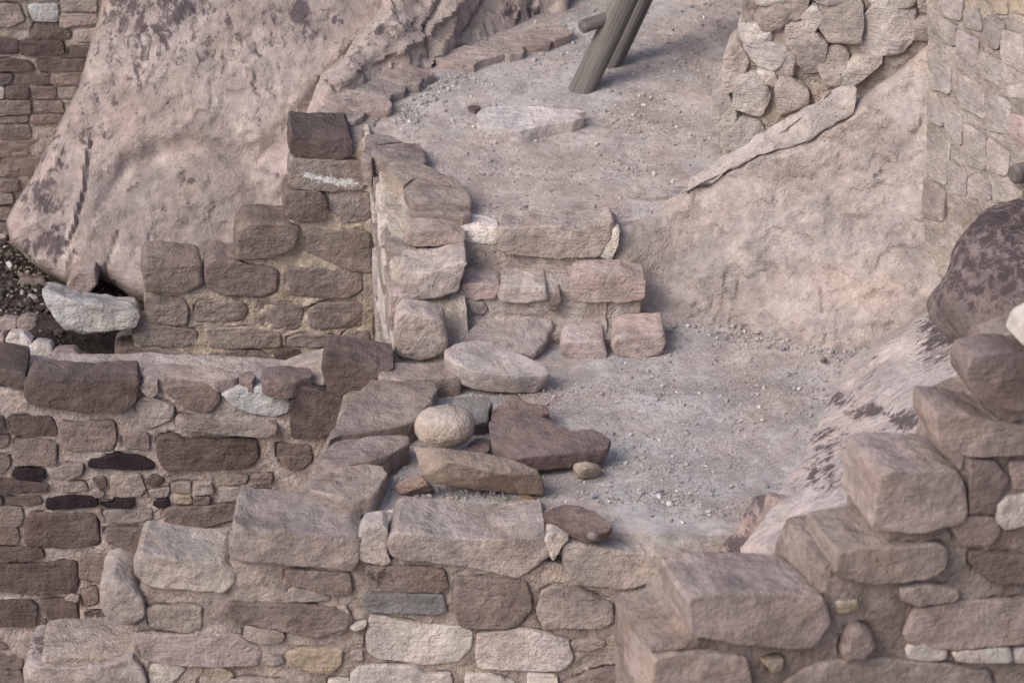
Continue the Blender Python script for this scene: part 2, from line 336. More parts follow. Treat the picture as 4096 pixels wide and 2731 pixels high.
def grid_body(name, poly, plane, depth, res, tint, mat, parent=None, bevel=.0, amp=.01, freq=6, fine=.003, feats=(), stains=None, stones=(), groove=.012,
              base=False, ext=None, kind=None, octv=4, shape=None, side_amp=None, uv=None, snap=True, terrace=None):
    """a large body: outline poly on plane, front relief, sides and back"""
    seed = nseed(); P = ccw(plane.uv(poly) if uv is None else np.asarray(uv, float))
    lo, hi = P.min(0)-res, P.max(0)+res; nu, nv = (np.ceil((hi-lo)/res)).astype(int)+1
    gu, gv = np.meshgrid(lo[0]+np.arange(nu)*res, lo[1]+np.arange(nv)*res, indexing='ij'); g = np.stack([gu.ravel(), gv.ravel()], 1)
    cc = g.reshape(nu, nv, 2)[:-1, :-1].reshape(-1, 2)+res/2; keep = inside(cc, P).reshape(nu-1, nv-1)
    I = np.arange(nu*nv).reshape(nu, nv); a = I[:-1, :-1][keep]; b = I[1:, :-1][keep]; c = I[1:, 1:][keep]; d = I[:-1, 1:][keep]
    quads = np.stack([a, b, c, d], 1); used = np.unique(quads); rm = np.full(nu*nv, -1); rm[used] = np.arange(len(used)); quads = rm[quads]; g = g[used]
    e = np.concatenate([quads[:, [k, (k+1) % 4]] for k in range(4)]); n = len(g); key = e[:, 0]*n+e[:, 1]; rk = e[:, 1]*n+e[:, 0]
    be = e[~np.isin(key, rk)]; bv = np.unique(be)
    if snap:
        _, near, _, _ = seg_dist(g[bv], P); g[bv] = near
    dist, _, _, _ = seg_dist(g, P); X0 = plane.xyz(g[:, 0], g[:, 1], np.zeros(n)); w = np.zeros(n)
    if bevel:
        bb = bevel*(1+.5*fbm(X0, 3, 2, seed+2)); t = np.clip(1-dist/bb, 0, 1); w -= bb*(1-np.sqrt(np.maximum(1-t*t, 0)))
    w += amp*fbm(X0, freq, octv, seed)+fine*fbm(X0, 40, 3, seed+7, .6)
    px = project(X0)/1.7415
    if shape is not None: w += shape(px, X0)
    for ft in feats:
        ln = np.array(ft[1], float); dd, _, sd_, _ = seg_dist(px+np.stack([fbm(X0, 9, 3, seed+20), fbm(X0, 9, 3, seed+40)], 1)*ft[4] if len(ft) > 4 else px, ln, False)
        if ft[0] == 'crack': w -= ft[3]*np.exp(-(dd/ft[2])**2)
        elif ft[0] == 'ledge': w += ft[3]*(.5+.5*np.tanh(np.sign(sd_)*dd/(res*551*.75)))*np.exp(-(dd/ft[2])**1.0)      # proud on one side, fading away from the line
        elif ft[0] == 'ramp': w -= np.where(sd_ < 0, 1, 0)*np.minimum(dd, ft[2])/551*ft[3]*(np.clip((ft[6]-px[:, 1])/(ft[6]-ft[5]), 0, 1) if len(ft) > 5 else 1)     # falls back beyond the line
    if terrace:
        q = 3.2*fbm(X0*np.array([1, 1, 1.0]), terrace[1], 4, seed+90, .55)+.9*fbm(X0, terrace[1]*.35, 2, seed+95); fl = np.floor(q); w += terrace[0]*(fl+np.clip((q-fl-.5)/.22+.5, 0, 1))
    if len(stones):
        ds = np.full(n, 1e9)
        for S in stones:
            mm = (g[:, 0] > S[:, 0].min()-.03) & (g[:, 0] < S[:, 0].max()+.03) & (g[:, 1] > S[:, 1].min()-.03) & (g[:, 1] < S[:, 1].max()+.03)
            if mm.any(): ds[mm] = np.minimum(ds[mm], seg_dist(g[mm], S)[0])
        gm = np.clip(.35+1.6*fbm(X0, 7, 2, seed+60), 0, 1.3)
        w += .005*np.exp(-(ds/.02)**2)-1.5*groove*gm*np.exp(-(ds/.009)**2)*1.6
    V0 = plane.xyz(g[:, 0], g[:, 1], w); back = -plane.n if ext is None else np.asarray(ext, float)
    nb = max(2, int(depth/max(res*2.5, .03))); Vs = [V0]; bi = np.full(n, -1); bi[bv] = np.arange(len(bv)); prev = bv; qs = [quads]
    off = n
    for k in range(1, nb+1):
        f = k/nb; L = X0[bv]+back*(depth*f)+plane.n*(w[bv]*(1-f))[:, None]
        sa = amp*.8 if side_amp is None else side_amp
        L = L+np.stack([fbm(L, freq, 3, seed+80), fbm(L, freq, 3, seed+81), fbm(L, freq, 3, seed+82)], 1)*sa
        Vs.append(L); cur = off+np.arange(len(bv)); pa = prev; mapa = {}
        qa = np.stack([pa[bi[be[:, 1]]], pa[bi[be[:, 0]]], cur[bi[be[:, 0]]], cur[bi[be[:, 1]]]], 1); qs.append(qa); prev = cur; off += len(bv)
    # back
    VB = X0+back*depth; inner = np.setdiff1d(np.arange(n), bv); mp_ = np.zeros(n, int); mp_[bv] = prev; mp_[inner] = off+np.arange(len(inner)); Vs.append(VB[inner])
    qs.append(mp_[quads][:, ::-1])
    V = np.concatenate(Vs); Q = np.concatenate(qs); attrs = None
    if stains:
        pp = project(V)/1.7415; s = np.zeros(len(V))
        for (x, y, rx, ry, a_) in stains: s = np.maximum(s, 1.4*a_*np.exp(-(((pp[:, 0]-x)/rx)**2+((pp[:, 1]-y)/ry)**2)))
        attrs = {'stain': s}
    return mesh_obj(name, V, Q, [], mat, parent, tint, attrs, base, kind)
def hull_rock(name, P3, tint, parent=None, mat='stone', res=.014, fine=.002, rough=.02, chips=3, bevel=.008, base=True):
    seed = nseed(); rng = np.random.default_rng(seed); bm = bmesh.new()
    for p in P3: bm.verts.new(p)
    r = bmesh.ops.convex_hull(bm, input=bm.verts[:])
    for v in [v for v in bm.verts if not v.link_faces]: bm.verts.remove(v)
    bmesh.ops.dissolve_limit(bm, angle_limit=.06, verts=bm.verts[:], edges=bm.edges[:])
    bmesh.ops.bevel(bm, geom=bm.edges[:], offset=bevel, segments=2, affect='EDGES', profile=.5)
    bmesh.ops.triangulate(bm, faces=bm.faces[:])
    for _ in range(6):
        ed = [e for e in bm.edges if e.calc_length() > res*1.7]
        if not ed: break
        bmesh.ops.subdivide_edges(bm, edges=ed, cuts=1); bmesh.ops.triangulate(bm, faces=[f for f in bm.faces if len(f.verts) > 3])
    bm.verts.index_update(); V = np.array([v.co[:] for v in bm.verts]); T = np.array([[v.index for v in f.verts] for f in bm.faces]); bm.free()
    size = float(np.cbrt(np.prod(V.max(0)-V.min(0))))
    V = rough_up(V, np.zeros((0, 4), int), T, size, rough, chips, rng, seed, None, fine, .02, .08)
    return mesh_obj(name, V, [], T, mat, parent, tint, None, base)
def pz(crop, s): 
    a = np.array([[float(v) for v in t.split(',')] for t in s.split()]); px = (a[:, :2]*.6058+np.array(ORG[crop])) if crop != 'F' else a[:, :2]*1.7415
    return np.concatenate([at_z(px[i:i+1], a[i, 2]) for i in range(len(a))])
def ico_rock(name, c, r, tint, mat='stone', sub=4, rough=.12, chips=5, rot=0, parent=None, fine=.002, dents=(), attrs_fn=None):
    seed = nseed(); rng = np.random.default_rng(seed); bm = bmesh.new(); bmesh.ops.create_icosphere(bm, subdivisions=sub, radius=1)
    V = np.array([v.co[:] for v in bm.verts]); T = np.array([[v.index for v in f.verts] for f in bm.faces]); bm.free()
    V = np.sign(V)*np.abs(V)**.85
    V = V*np.asarray(r); cr, sr = math.cos(rot), math.sin(rot); V = V@np.array([[cr, sr, 0], [-sr, cr, 0], [0, 0, 1]])+np.asarray(c)
    for (d, rr, dep) in dents:
        q = np.linalg.norm(V-np.asarray(d), axis=1); V = V+(np.asarray(c)-V)/np.linalg.norm(np.asarray(c)-V, axis=1)[:, None]*(dep*np.exp(-(q/rr)**2))[:, None]
    V = rough_up(V, np.zeros((0, 4), int), T, float(np.mean(r))*2, rough, chips, rng, seed, None, fine, .02, .1)
    return mesh_obj(name, V, [], T, mat, parent, tint, attrs_fn(V) if attrs_fn else None, True)

# ------------------------------------------------------------------ ground, floors, cliff
def sheet(name, poly, zf, res, tint, mat, thick=.25, amp=.006, z0=0.0):
    pl = Plane((0, 0, z0), (0, 0, 1)); P = np.array(poly, float)
    o = grid_body(name, None, pl, thick, res, tint, mat, amp=amp, freq=5, fine=.0035, uv=P, kind='structure', shape=lambda px, X: zf(X[:, 0], X[:, 1])-z0)
    return o
UZ = lambda y: .37+.035*(y-.3)
PITZ = lambda x, y: -.55+.05*fbm(np.stack([x, y, 0*x], 1), 2.5, 3, 5)-.22/(1+np.exp(-(x+1.78)*18))/(1+np.exp(-(1.05-y)*18))
g = mesh_obj('ground', [(-60, -60, -1.75), (60, -60, -1.75), (60, 60, -1.75), (-60, 60, -1.75)], [[0, 1, 2, 3]], [], 'dirt', None, (.30, .24, .20), kind='structure')
sheet('lower_floor', [(-.42, .3), (-.36, -.2), (-.30, -.5), (-.46, -.95), (-.56, -1.45), (-.5, -1.52), (1.2, -1.6), (1.55, -.6), (1.8, .6), (.2, .5)],
      lambda x, y: -.002+.012*np.exp(-((x-.55)/.5)**2)*0, .014, (.385, .36, .352), 'dirt')
sheet('upper_floor', [(-.56, 1.12), (-.45, .45), (-.35, .27), (.40, .34), (.55, .40), (.85, .46), (1.2, .55), (1.8, .9), (1.8, 3.2), (-.4, 3.2), (-.75, 2.2), (-.78, 1.5)],
      lambda x, y: UZ(y), .016, (.40, .366, .35), 'dirt', z0=.40)
sheet('pit_floor', [(-3.2, -.2), (-.5, -.2), (-.5, 1.4), (-.9, 2.6), (-3.2, 2.6)], lambda x, y: PITZ(x, y), .022, (.075, .06, .052), 'litter', thick=.15, amp=.02, z0=-.55)

def carve_cliff():
    pl = Plane((0, 4.6, 1.5), (0, -1, .12)); P = np.array([(-7, -3.2), (7, -3.2), (7, 3.2), (-7, 3.2)])
    o = grid_body('cliff', None, pl, 1.0, .07, (.36, .29, .25), 'bedrock', amp=.25, freq=.8, fine=.01, uv=P, base=True); o['kind'] = 'structure'
carve_cliff()

# ------------------------------------------------------------------ big boulders and bedrock
def boulder(name, label, poly, plane, depth, res, tint, mat='boulder', **kw):
    o = grid_body(name, poly, plane, depth, res, tint, mat, base=True, **kw); return tag(o, label, 'boulder')
PL_E = plane3((-1.6, 1.32, -.5), (-.9, 1.36, -.5), (-1.2, 1.98, .62))
boulder('leaning_boulder', 'huge pale pink leaning boulder with dark streaks, behind the stepped wall of yellow mortar',
    pts('F', '262,-330 235,0 203,100 178,200 132,280 72,400 30,465 12,505 22,553 80,603 152,645 180,642 200,632 232,634 262,655 300,680 335,695 600,740 740,700 740,600 740,420 735,340 790,270 850,195 930,105 1020,0 1130,-150 1200,-330'),
    PL_E, 1.0, .014, (.375, .312, .288), bevel=.10, amp=.026, freq=2.0, fine=.0015, terrace=(.010, 3.0),
    feats=[('crack', [(207, 328), (200, 400), (188, 470), (172, 530), (152, 570)], 3.5, .03, 6), ('ledge', [(207, 328), (200, 400), (188, 470), (172, 530), (155, 600)], 26, .02, 6),
           ('ramp', [(930, -20), (850, 60), (800, 110), (750, 160), (700, 215), (650, 270), (560, 374), (400, 560)], 80, 1.6, 10, 190, 300),
           ('crack', [(640, 345), (560, 365), (500, 345), (440, 338), (370, 350), (300, 385), (262, 430)], 32, .055, 20),
           ('ledge', [(250, 470), (285, 428), (335, 388), (400, 372), (490, 352), (530, 375), (610, 395)], 200, .03, 10),
           ('crack', [(245, 640), (250, 600), (262, 560), (275, 530)], 4, .015, 6),
           ('ledge', [(420, 215), (375, 235), (350, 265), (330, 270)], 30, .012, 8), ('crack', [(720, 20), (650, 85), (600, 110), (560, 140)], 3, .006, 8),
           ('ledge', [(440, 170), (420, 200), (360, 262)], 20, .01, 8)],
    stains=[(300, 20, 90, 90, .62), (420, 10, 130, 60, .7), (480, 120, 30, 60, .62), (560, 20, 60, 80, .55), (690, 30, 40, 90, .66), (200, 230, 40, 80, .5), (110, 350, 70, 70, .58), (90, 450, 70, 60, .66),
            (110, 560, 70, 60, .64), (330, 100, 230, 150, .50), (560, 90, 180, 150, .45), (740, 60, 80, 120, .45), (180, 330, 90, 90, .36), (460, 480, 130, 80, .30), (330, 170, 130, 110, .40), (230, 300, 80, 40, .52), (450, 420, 110, 60, .40), (580, 270, 40, 40, .35), (620, 220, 60, 160, .3)])
PL_P = plane3((-.83, 1.44, .38), (.31, 2.33, .42), (-.42, 2.32, 1.2))
boulder('ledge_boulder', 'ridged tan rock outcrop rising behind the row of edging slabs', pts('F', '690,340 745,270 830,240 900,210 1000,165 1090,125 1180,100 1230,85 1330,70 1345,-60 1330,-250 1000,-250 860,-120 900,0 800,140 740,190'), PL_P, .6, .014,
    (.37, .303, .272), ext=(.12, .97, -.2), bevel=.05, amp=.06, freq=2.5, terrace=(.02, 3), feats=[('ramp', [(1075, -40), (1060, 20), (1040, 70), (1010, 120)], 60, .9, 10), ('crack', [(1030, -20), (1000, 30), (975, 70), (985, 130)], 5, .03, 8), ('ledge', [(1085, -40), (1065, 0), (990, 80), (900, 130)], 40, .05, 10), ('crack', [(900, 20), (840, 80), (760, 190)], 5, .03, 8), ('crack', [(1140, -10), (1105, 40), (1080, 80)], 5, .03, 8), ('ledge', [(940, 60), (880, 110), (800, 190)], 30, .02, 10)],
    stains=[(880, 80, 60, 40, .6), (820, 140, 50, 50, .55), (950, 60, 50, 20, .5), (1210, 30, 80, 30, .62), (1000, 10, 20, 40, .5)])
PL_H = plane3((.52, .28, 0), (1.48, -.10, 0), (1.6, .33, .95))
boulder('bedrock_slope', 'broad cream bedrock slope with a lifted flake, beside the stone steps',
    pts('F', '1405,600 1412,545 1440,515 1500,490 1560,455 1590,418 1625,425 1680,372 1735,352 1790,303 1840,262 1880,258 1930,222 1960,228 2010,190 2060,160 2150,85 2200,220 2200,420 2200,640 2180,860 1990,890 1890,850 1760,822 1690,795 1600,772 1530,762 1460,762'), PL_H, .7, .0105,
    (.385, .332, .308), 'bedrock', bevel=.06, amp=.06, freq=1.7, terrace=(.012, 2.8), fine=.0025, octv=5,
    feats=[('ledge', [(1570, 445), (1640, 410), (1700, 383), (1760, 356), (1850, 335), (1930, 285), (1955, 262), (1950, 215)], 70, .02, 10),
           ('ledge', [(1640, 600), (1700, 560), (1760, 520), (1850, 470), (1960, 415), (2010, 390)], 60, .02, 14), ('crack', [(2014, 404), (2015, 405)], 4, .02), ('crack', [(2026, 398), (2027, 398)], 4, .02),
           ('ledge', [(1930, 290), (1965, 270), (1985, 245), (2010, 255)], 18, .025, 6), ('ledge', [(1540, 690), (1600, 640), (1640, 600)], 40, .012, 14)],
    stains=[(2075, 560, 30, 60, .25)], shape=lambda px, X: .13*np.exp(-((px[:, 0]-1420)/85)**2))
prism_stone('flake', pts('F', '1560,448 1600,425 1640,405 1690,378 1740,355 1800,338 1850,322 1900,292 1958,262 1965,200 1930,205 1880,240 1830,258 1790,280 1730,325 1680,350 1640,378 1590,410'), Plane(PL_H.p+PL_H.n*.03, PL_H.n), .05, (.40, .335, .295), bpy.data.objects['bedrock_slope'], 'bedrock', bevel=.008, chips=2, facet=.10, corner=.06, rough=.08)
PL_I2 = plane3((1.45, -.08, 0), (.77, -1.69, 0), (2.0, -1.7, .85))
boulder('stained_rock_slab', 'sloping pink rock slab with a dark band, between the lower floor and the stepped wall',
    pts('F', '2120,640 2080,690 2010,755 1990,806 1940,850 1900,895 1880,945 1858,1000 1835,1050 1805,1100 1760,1180 1690,1260 1790,1265 1900,1200 2060,1080 2220,960 2400,900 2900,900 2900,640 2300,640'), PL_I2, .5, .013,
    (.46, .395, .38), 'bedrock', bevel=.03, amp=.03, freq=2, fine=.0008, terrace=(.004, 3), feats=[('crack', [(2120, 645), (2060, 700), (2012, 760), (2000, 830), (1980, 900)], 3, .012, 5), ('ramp', [(1880, 905), (1960, 935), (2050, 955), (2110, 985)], 30, -.25, 10)],
    stains=[(1910, 915, 55, 28, .85), (2000, 945, 60, 22, .85), (2080, 965, 60, 28, .85), (1900, 1010, 60, 50, .55), (2010, 860, 30, 60, .38), (2150, 760, 60, 100, .75), (1890, 1090, 70, 60, .62), (2050, 900, 60, 40, .3)])
def dark_attr(V):
    pp = project(V)/1.7415; f = fbm(V, 3, 3, 77)
    return {'stain': np.clip(.95-1.0*np.clip((pp[:, 1]-560)/230, 0, 1)+.7*f, 0, 1)}
def dark_boulder():
    c = hit(F((2450, 705)), (0, -.72, 0), (0, -1, 0))[0]
    o = ico_rock('dark_boulder', c, (.50, .42, .37), (.185, .148, .143), 'bedrock', 6, .22, 20, .5, fine=.004, attrs_fn=dark_attr)
    tag(o, 'rounded dark purple boulder at the foot of the tall block wall', 'boulder')
dark_boulder()
PL_I3 = plane3((.97, -1.72, .02), (1.2, -1.85, .02), (1.12, -1.55, .3))
boulder('broken_boulder_piece', 'broken mottled rock piece leaning at the corner of the lower floor', pts('33', '400,560 430,470 520,330 640,300 720,330 830,390 820,520 860,700 700,760 470,700 330,720 260,690 340,600'), PL_I3, .25, .012, (.34, .265, .24), bevel=.03, amp=.03, freq=6,
    stains=[(1730, 1160, 40, 50, .8), (1710, 1250, 60, 30, .9), (1760, 1190, 40, 30, .5)])

# ------------------------------------------------------------------ masonry walls
def wall(name, label, base, plane, body, depth, tint, stones, res=.013, bres=.013, mat='stone', proud=.012, ext=None, groove=.012, sdepth=.12, amp=.012):
    root = things(name, label, 'wall', base); plist = []
    for s in stones:
        crop, code, poly = s[0], s[1], s[2]; kw = dict(s[3]) if len(s) > 3 else {}
        px = pts(crop, poly); uvp = ccw(plane.uv(px)); plist.append(resample(chaikin(uvp, 1, .13), 40))
        d = kw.pop('depth', sdepth); pr = kw.pop('proud', None); mt = kw.pop('mat', mat)
        if code == 'k': kw = {**kw, 'jit': .002, 'chips': 2, 'facet': .02}; pr = .022
        rg = random.Random(len(poly)*131+int(px.sum()))
        prism_stone('stone', px, plane, d, TINT[code], root, mt, proud=(proud+rg.uniform(-.006, .012)) if pr is None else pr, ext=ext, **{'res': res, **kw})
    grid_body('mortar', body, plane, depth, bres, tint, 'mortar', root, amp=amp, freq=9, fine=.005, stones=plist, groove=groove, ext=ext, bevel=.012)
    return root
CAP = dict(depth=.26, mat='cap', bevel=.016, rough=.035, proud=.02, chips=4)
# -- brown brick wall on the left
A = []
def a_(crop, code, poly, **kw): A.append((crop, code, poly, kw))
a_('21', 'd', '165,1090 200,1050 330,1060 600,1075 800,1070 910,1060 925,1090 900,1230 840,1285 560,1280 200,1240 170,1180', **{**CAP, 'depth': .16, 'proud': .045})
a_('21', 'd', '-200,1020 0,1030 80,1030 170,1055 165,1150 100,1150 0,1110 -200,1100', **{**CAP, 'depth': .24})
for s in ('60,1370 75,1350 330,1340 375,1420 370,1465 100,1460|d', '395,1390 520,1370 750,1370 765,1480 740,1562 400,1562|m', '815,1460 860,1445 980,1450 985,1550 815,1540|m',
          '900,1260 930,1220 1000,1210 1160,1280 1130,1360 990,1415 930,1390|l', '1035,1480 1130,1460 1210,1490 1690,1485 1710,1600 1640,1670 1080,1685 1045,1620|d'):
    p, c = s.split('|'); a_('21', c, p)
a_('21', 'm', '1065,1145 1200,1110 1400,1120 1465,1220 1400,1310 1270,1290 1150,1220', depth=.12, proud=.03, bevel=.03)
a_('21', 'w', '1455,1185 1600,1140 1780,1145 1910,1220 1910,1300 1820,1330 1640,1310 1500,1230', depth=.1, proud=.02)
a_('21', 'l', '1165,1330 1400,1365 1830,1380 1835,1440 1750,1455 1170,1400', depth=.1, proud=.04, bevel=.008)
a_('21', 'd', '1915,1250 1950,1110 1990,1110 2311,1220 2330,1290 2210,1440 1930,1455', depth=.14, proud=.05, bevel=.012)
a_('21', 'd', '2120,1010 2150,950 2400,975 2520,1000 2600,1010 2500,1060 2400,1150 2360,1210 2180,1190', depth=.22, proud=.03, bevel=.012, mat='stone')
a_('21', 'l', '920,1130 980,1095 1040,1110 1045,1170 1010,1200 960,1180', depth=.06, proud=.03, bevel=.008)
for s in ('1840,70 1830,-20 2050,-10 2060,90 1990,145 1890,140|m', '95,120 100,-45 240,-50 375,-20 370,120|m', '-90,60 60,70 65,130 0,185 -90,180|m', '-90,-90 60,-70 50,0 -90,20|m',
          '585,110 600,85 780,50 930,65 1020,110 1010,140 850,145 590,130|k', '80,185 110,150 190,140 300,150 298,215 200,215 90,195|k', '330,160 430,120 555,110 545,180 470,210 350,190|l',
          '-90,220 200,225 320,245 310,285 180,297 -90,295|d', '400,240 560,240 580,290 430,300|l', '635,225 690,200 700,260 660,280 635,250|d', '735,190 930,180 960,290 930,325 730,325|l',
          '955,230 1020,180 1085,215 1050,255 970,250|d', '600,300 650,280 695,310 640,330|l', '50,340 260,325 285,360 200,385 50,375|d', '-90,335 10,340 15,380 -90,380|d', '305,345 420,330 640,335 650,385 500,400 310,405|k',
          '655,375 760,380 780,340 890,335 885,395 800,395|k', '1010,375 1050,350 1110,345 1105,390 1040,390|k', '985,290 1120,275 1105,330 1000,335|l', '1130,250 1255,245 1265,310 1135,300|l',
          '1275,245 1400,240 1410,300 1280,310|l', '1155,320 1260,325 1265,370 1155,365|y', '1280,330 1385,325 1380,370 1280,375|m', '1440,285 1580,275 1580,355 1460,360|l', '1590,290 1780,290 1700,340 1590,345|m',
          '1085,400 1500,380 1575,395 1570,470 1350,520 1150,540 1090,530|m', '675,430 800,415 1000,405 1010,470 860,500 720,500|l', '-90,400 140,395 155,460 140,520 -90,520|m', '175,440 630,445 670,655 420,670 165,650|d',
          '-90,530 120,530 125,610 100,640 -90,630|m', '695,540 900,535 990,545 1000,600 900,690 700,620|m', '-90,660 270,665 295,730 170,750 -90,750|d', '-90,785 250,770 505,755 515,955 300,965 -90,940|d',
          '525,730 580,710 880,725 900,760 690,890 530,860|m', '-90,1020 200,1010 245,1040 240,1175 -90,1170|d', '260,1020 500,1000 515,1170 370,1190 330,1150|d', '540,960 640,930 650,1030 560,1060|m',
          '430,1000 470,965 525,985 515,1015|l', '580,1110 640,1090 700,1100 830,1170 835,1225 640,1210|d', '275,1200 300,1140 320,1200 300,1245|d', '-90,1240 60,1320 -90,1335|m', '-90,1360 150,1370 145,1470 -90,1475|m', '-90,1480 150,1480 160,1620 -90,1620|m',
          '-90,-200 20,-200 40,-100 -90,-95|d', '1420,190 1640,200 1620,250 1430,250|l', '1660,190 1800,185 1790,240 1670,250|m'):
    p, c = s.split('|'); a_('31', c, p)
PL_A = Plane((0, -.4, 0), (0, -1, 0))
wa = wall('brick_wall', 'dark brown brick wall in pink mortar with thin black chinking stones', (-1.4, -.3, -1.7), PL_A,
     pts('F', '-160,1800 -160,885 40,890 330,885 480,890 650,900 690,885 760,870 890,850 880,900 820,960 860,1100 860,1800'), .28, (.44, .37, .34), A)
# slabs lying on its top
PT = Plane((0, 0, .01), (0, 0, 1))
for nm, crop, code, poly, z, th in (('stone', '21', 'p', '930,1070 960,1010 1130,1000 1400,1025 1600,1055 1560,1085 1420,1110 1150,1080', .045, .06), ('stone', '21', 'm', '1720,1090 1740,1020 1900,1010 2050,1030 2060,1080 1900,1130 1760,1120', .06, .07), ('stone', '21', 'm', '1575,1080 1640,1042 1690,1075 1660,1105', .05, .06)):
    prism_stone(nm, pts(crop, poly), Plane((0, 0, z), (0, 0, 1)), th, TINT[code], wa, 'cap', bevel=.008)

# -- stepped wall with yellow mortar
Cw = []
def c_(crop, code, poly, **kw): Cw.append((crop, code, poly, kw))
K = dict(bevel=.02, chips=7, mat='stone')
c_('21', 'q', '935,345 960,300 1050,296 1330,330 1342,470 1180,515 970,510 945,440', **K, depth=.2, proud=.03)
c_('21', 'q', '1345,360 1400,300 1560,315 1830,375 1825,520 1700,545 1470,530 1360,470', **K, depth=.2, proud=.025)
c_('21', 'q', '1545,290 1560,130 1600,60 1700,50 1900,60 1975,90 1950,215 1800,270 1660,290', **K, depth=.2, proud=.035)
c_('21', 'o', '2010,240 2040,95 2180,120 2330,100 2440,130 2455,390 2311,370 2150,300')
for s in ('1890,370 2000,362 2150,375 2311,385 2390,400 2385,510 2300,560 1900,545|o', '955,560 1210,560 1245,640 1230,745 990,735 960,640|o', '1280,690 1300,590 1600,590 1635,640 1590,715 1290,715|o',
          '1705,590 1850,590 2000,620 1995,745 1920,775 1710,740|o', '2030,640 2100,600 2311,590 2390,600 2390,740 2200,755 2040,750|o', '870,780 900,720 1000,740 1300,780 1305,865 1210,885 900,870|l',
          '1370,760 1650,755 1850,790 1850,880 1500,890 1375,870|o', '1890,830 2000,800 2200,810 2240,850 2100,880 1900,870|l', '770,905 800,885 1260,930 1258,1000 1240,1060 780,1060|o',
          '1330,980 1380,920 1700,905 1805,960 1805,1020 1600,1060 1340,1060|o', '1810,920 1900,895 1985,910 1990,960 1820,975|d', '2000,960 2130,950 2110,1030 1990,1040|l', '2235,850 2300,770 2420,760 2450,880 2240,880|l'):
    p, c = s.split('|'); c_('21', c, p)
c_('11', 'q', '1865,1360 1890,1255 2090,1250 2150,1290 2150,1440 1990,1455 1890,1420', depth=.2, proud=.03)
c_('11', 'd', '1912,1010 1918,885 2060,900 2311,895 2335,930 2325,1010 2260,1040 2100,1030', **{**CAP, 'depth': .26})
def smear(V):
    pp = project(V)/1.7415; q = np.array([(700, 402), (730, 408), (765, 416), (815, 420)], float); d = seg_dist(pp, q, False)[0]
    return {'pale': np.clip(1.0-d/17, 0, 1)*(d < 15)}
c_('11', 'l', '1905,1230 1902,1100 1925,1035 2290,1045 2400,1065 2410,1240 2150,1250', depth=.14, proud=.02, attrs_fn=smear, mat='mortar')
c_('11', 'l', '2175,1260 2311,1250 2440,1270 2440,1450 2250,1480 2170,1420', mat='mortar')
PL_C = Plane((-.59, 1.05, 0), (.12, -1, 0))
wc = wall('stepped_wall', 'stepped stone wall with yellow mortar and a white chalk smear near its top', (-1.1, .95, -.6), PL_C,
     pts('F', '345,645 470,640 550,645 565,540 660,535 672,470 682,345 820,340 858,330 866,900 260,900 272,815 310,795 336,770'), .2, (.55, .465, .38), Cw, proud=.009)

# -- return wall beside the steps: coursed blocks seen along its face
PL_D = Plane((-.47, -.2, 0), (-(1.27), -.13, 0))
def dtop(s): return float(np.interp(s, [0, .12, .25, .4, .6, .75, 1.3], [.02, .10, .20, .30, .37, .39, .41]))
wd_ = things('return_wall', 'pale narrow wall face dropping beside the steps, at the inner corner of the stepped wall', 'wall', (-.5, .4, -.6))
root = wd_; plist = []; rg = random.Random(5); z = -.58
SG = 1.0 if (PL_D.u@np.array([0, 1, 0])) > 0 else -1.0
while z < .40:
    h = rg.uniform(.11, .18); s = rg.uniform(-.03, .0)
    while s < 1.28:
        w = rg.uniform(.14, .30); zt = min(z+h-.012, dtop(s+w/2)-.01)
        if zt-z > .05 and s+w > .06:
            q = np.array([(s+.008, z+.004), (s+w-.01, z+rg.uniform(0, .012)), (s+w-.008, zt-rg.uniform(0, .012)), (s+w*.5, zt+rg.uniform(-.008, .006)), (s+.01, zt-rg.uniform(0, .014))]); q[:, 0] *= SG
            prism_stone('stone', None, PL_D, .12, TINT[rg.choice('lcclp')], root, 'stone', uv=q, proud=rg.uniform(.0, .03), jit=.008); plist.append(resample(ccw(q), 30))
        s += w
    z += h
qb = np.array([(-.02, -.7)]+[(s, dtop(s)-.02) for s in np.linspace(0, 1.3, 14)]+[(1.3, -.7)]); qb[:, 0] *= SG
grid_body('mortar', None, PL_D, .3, .014, (.45, .395, .335), 'mortar', root, uv=qb, amp=.014, freq=9, fine=.005, stones=plist, bevel=.01)

# -- low wall along the front of the lower floor
B = []
def b_(crop, code, poly, **kw): B.append((crop, code, poly, kw))
b_('31', 'l', '1515,700 1550,500 1650,535 1900,545 2150,570 2300,560 2380,600 2360,740 2330,800 2100,770 1880,760 1560,740', **{**CAP, 'depth': .32, 'proud': .03, 'bevel': .02})
b_('31', 'e', '890,760 930,700 1100,725 1300,755 1480,760 1560,830 1550,900 1480,955 1200,935 960,915 900,850', **{**CAP, 'depth': .26, 'bevel': .03})
b_('31', 'e', '660,930 680,870 760,850 870,900 950,1000 960,1110 880,1170 800,1160 710,1140 665,1040', **{**CAP, 'depth': .24, 'proud': .035, 'bevel': .04})
b_('31', 'l', '965,1070 1050,1050 1330,1060 1330,1200 1240,1225 1000,1190', depth=.16)
b_('31', 'p', '900,1230 1100,1240 1450,1235 1560,1240 1740,1340 1700,1440 1400,1445 1000,1410 930,1390', depth=.2, proud=.02)
b_('31', 'e', '165,1460 200,1430 400,1440 700,1430 870,1370 960,1500 960,1700 165,1700', **{**CAP, 'depth': .32, 'proud': .03, 'attrs_fn': lambda V: {'stain': np.where(V[:, 1] > -1.58, .75, 0.)}})
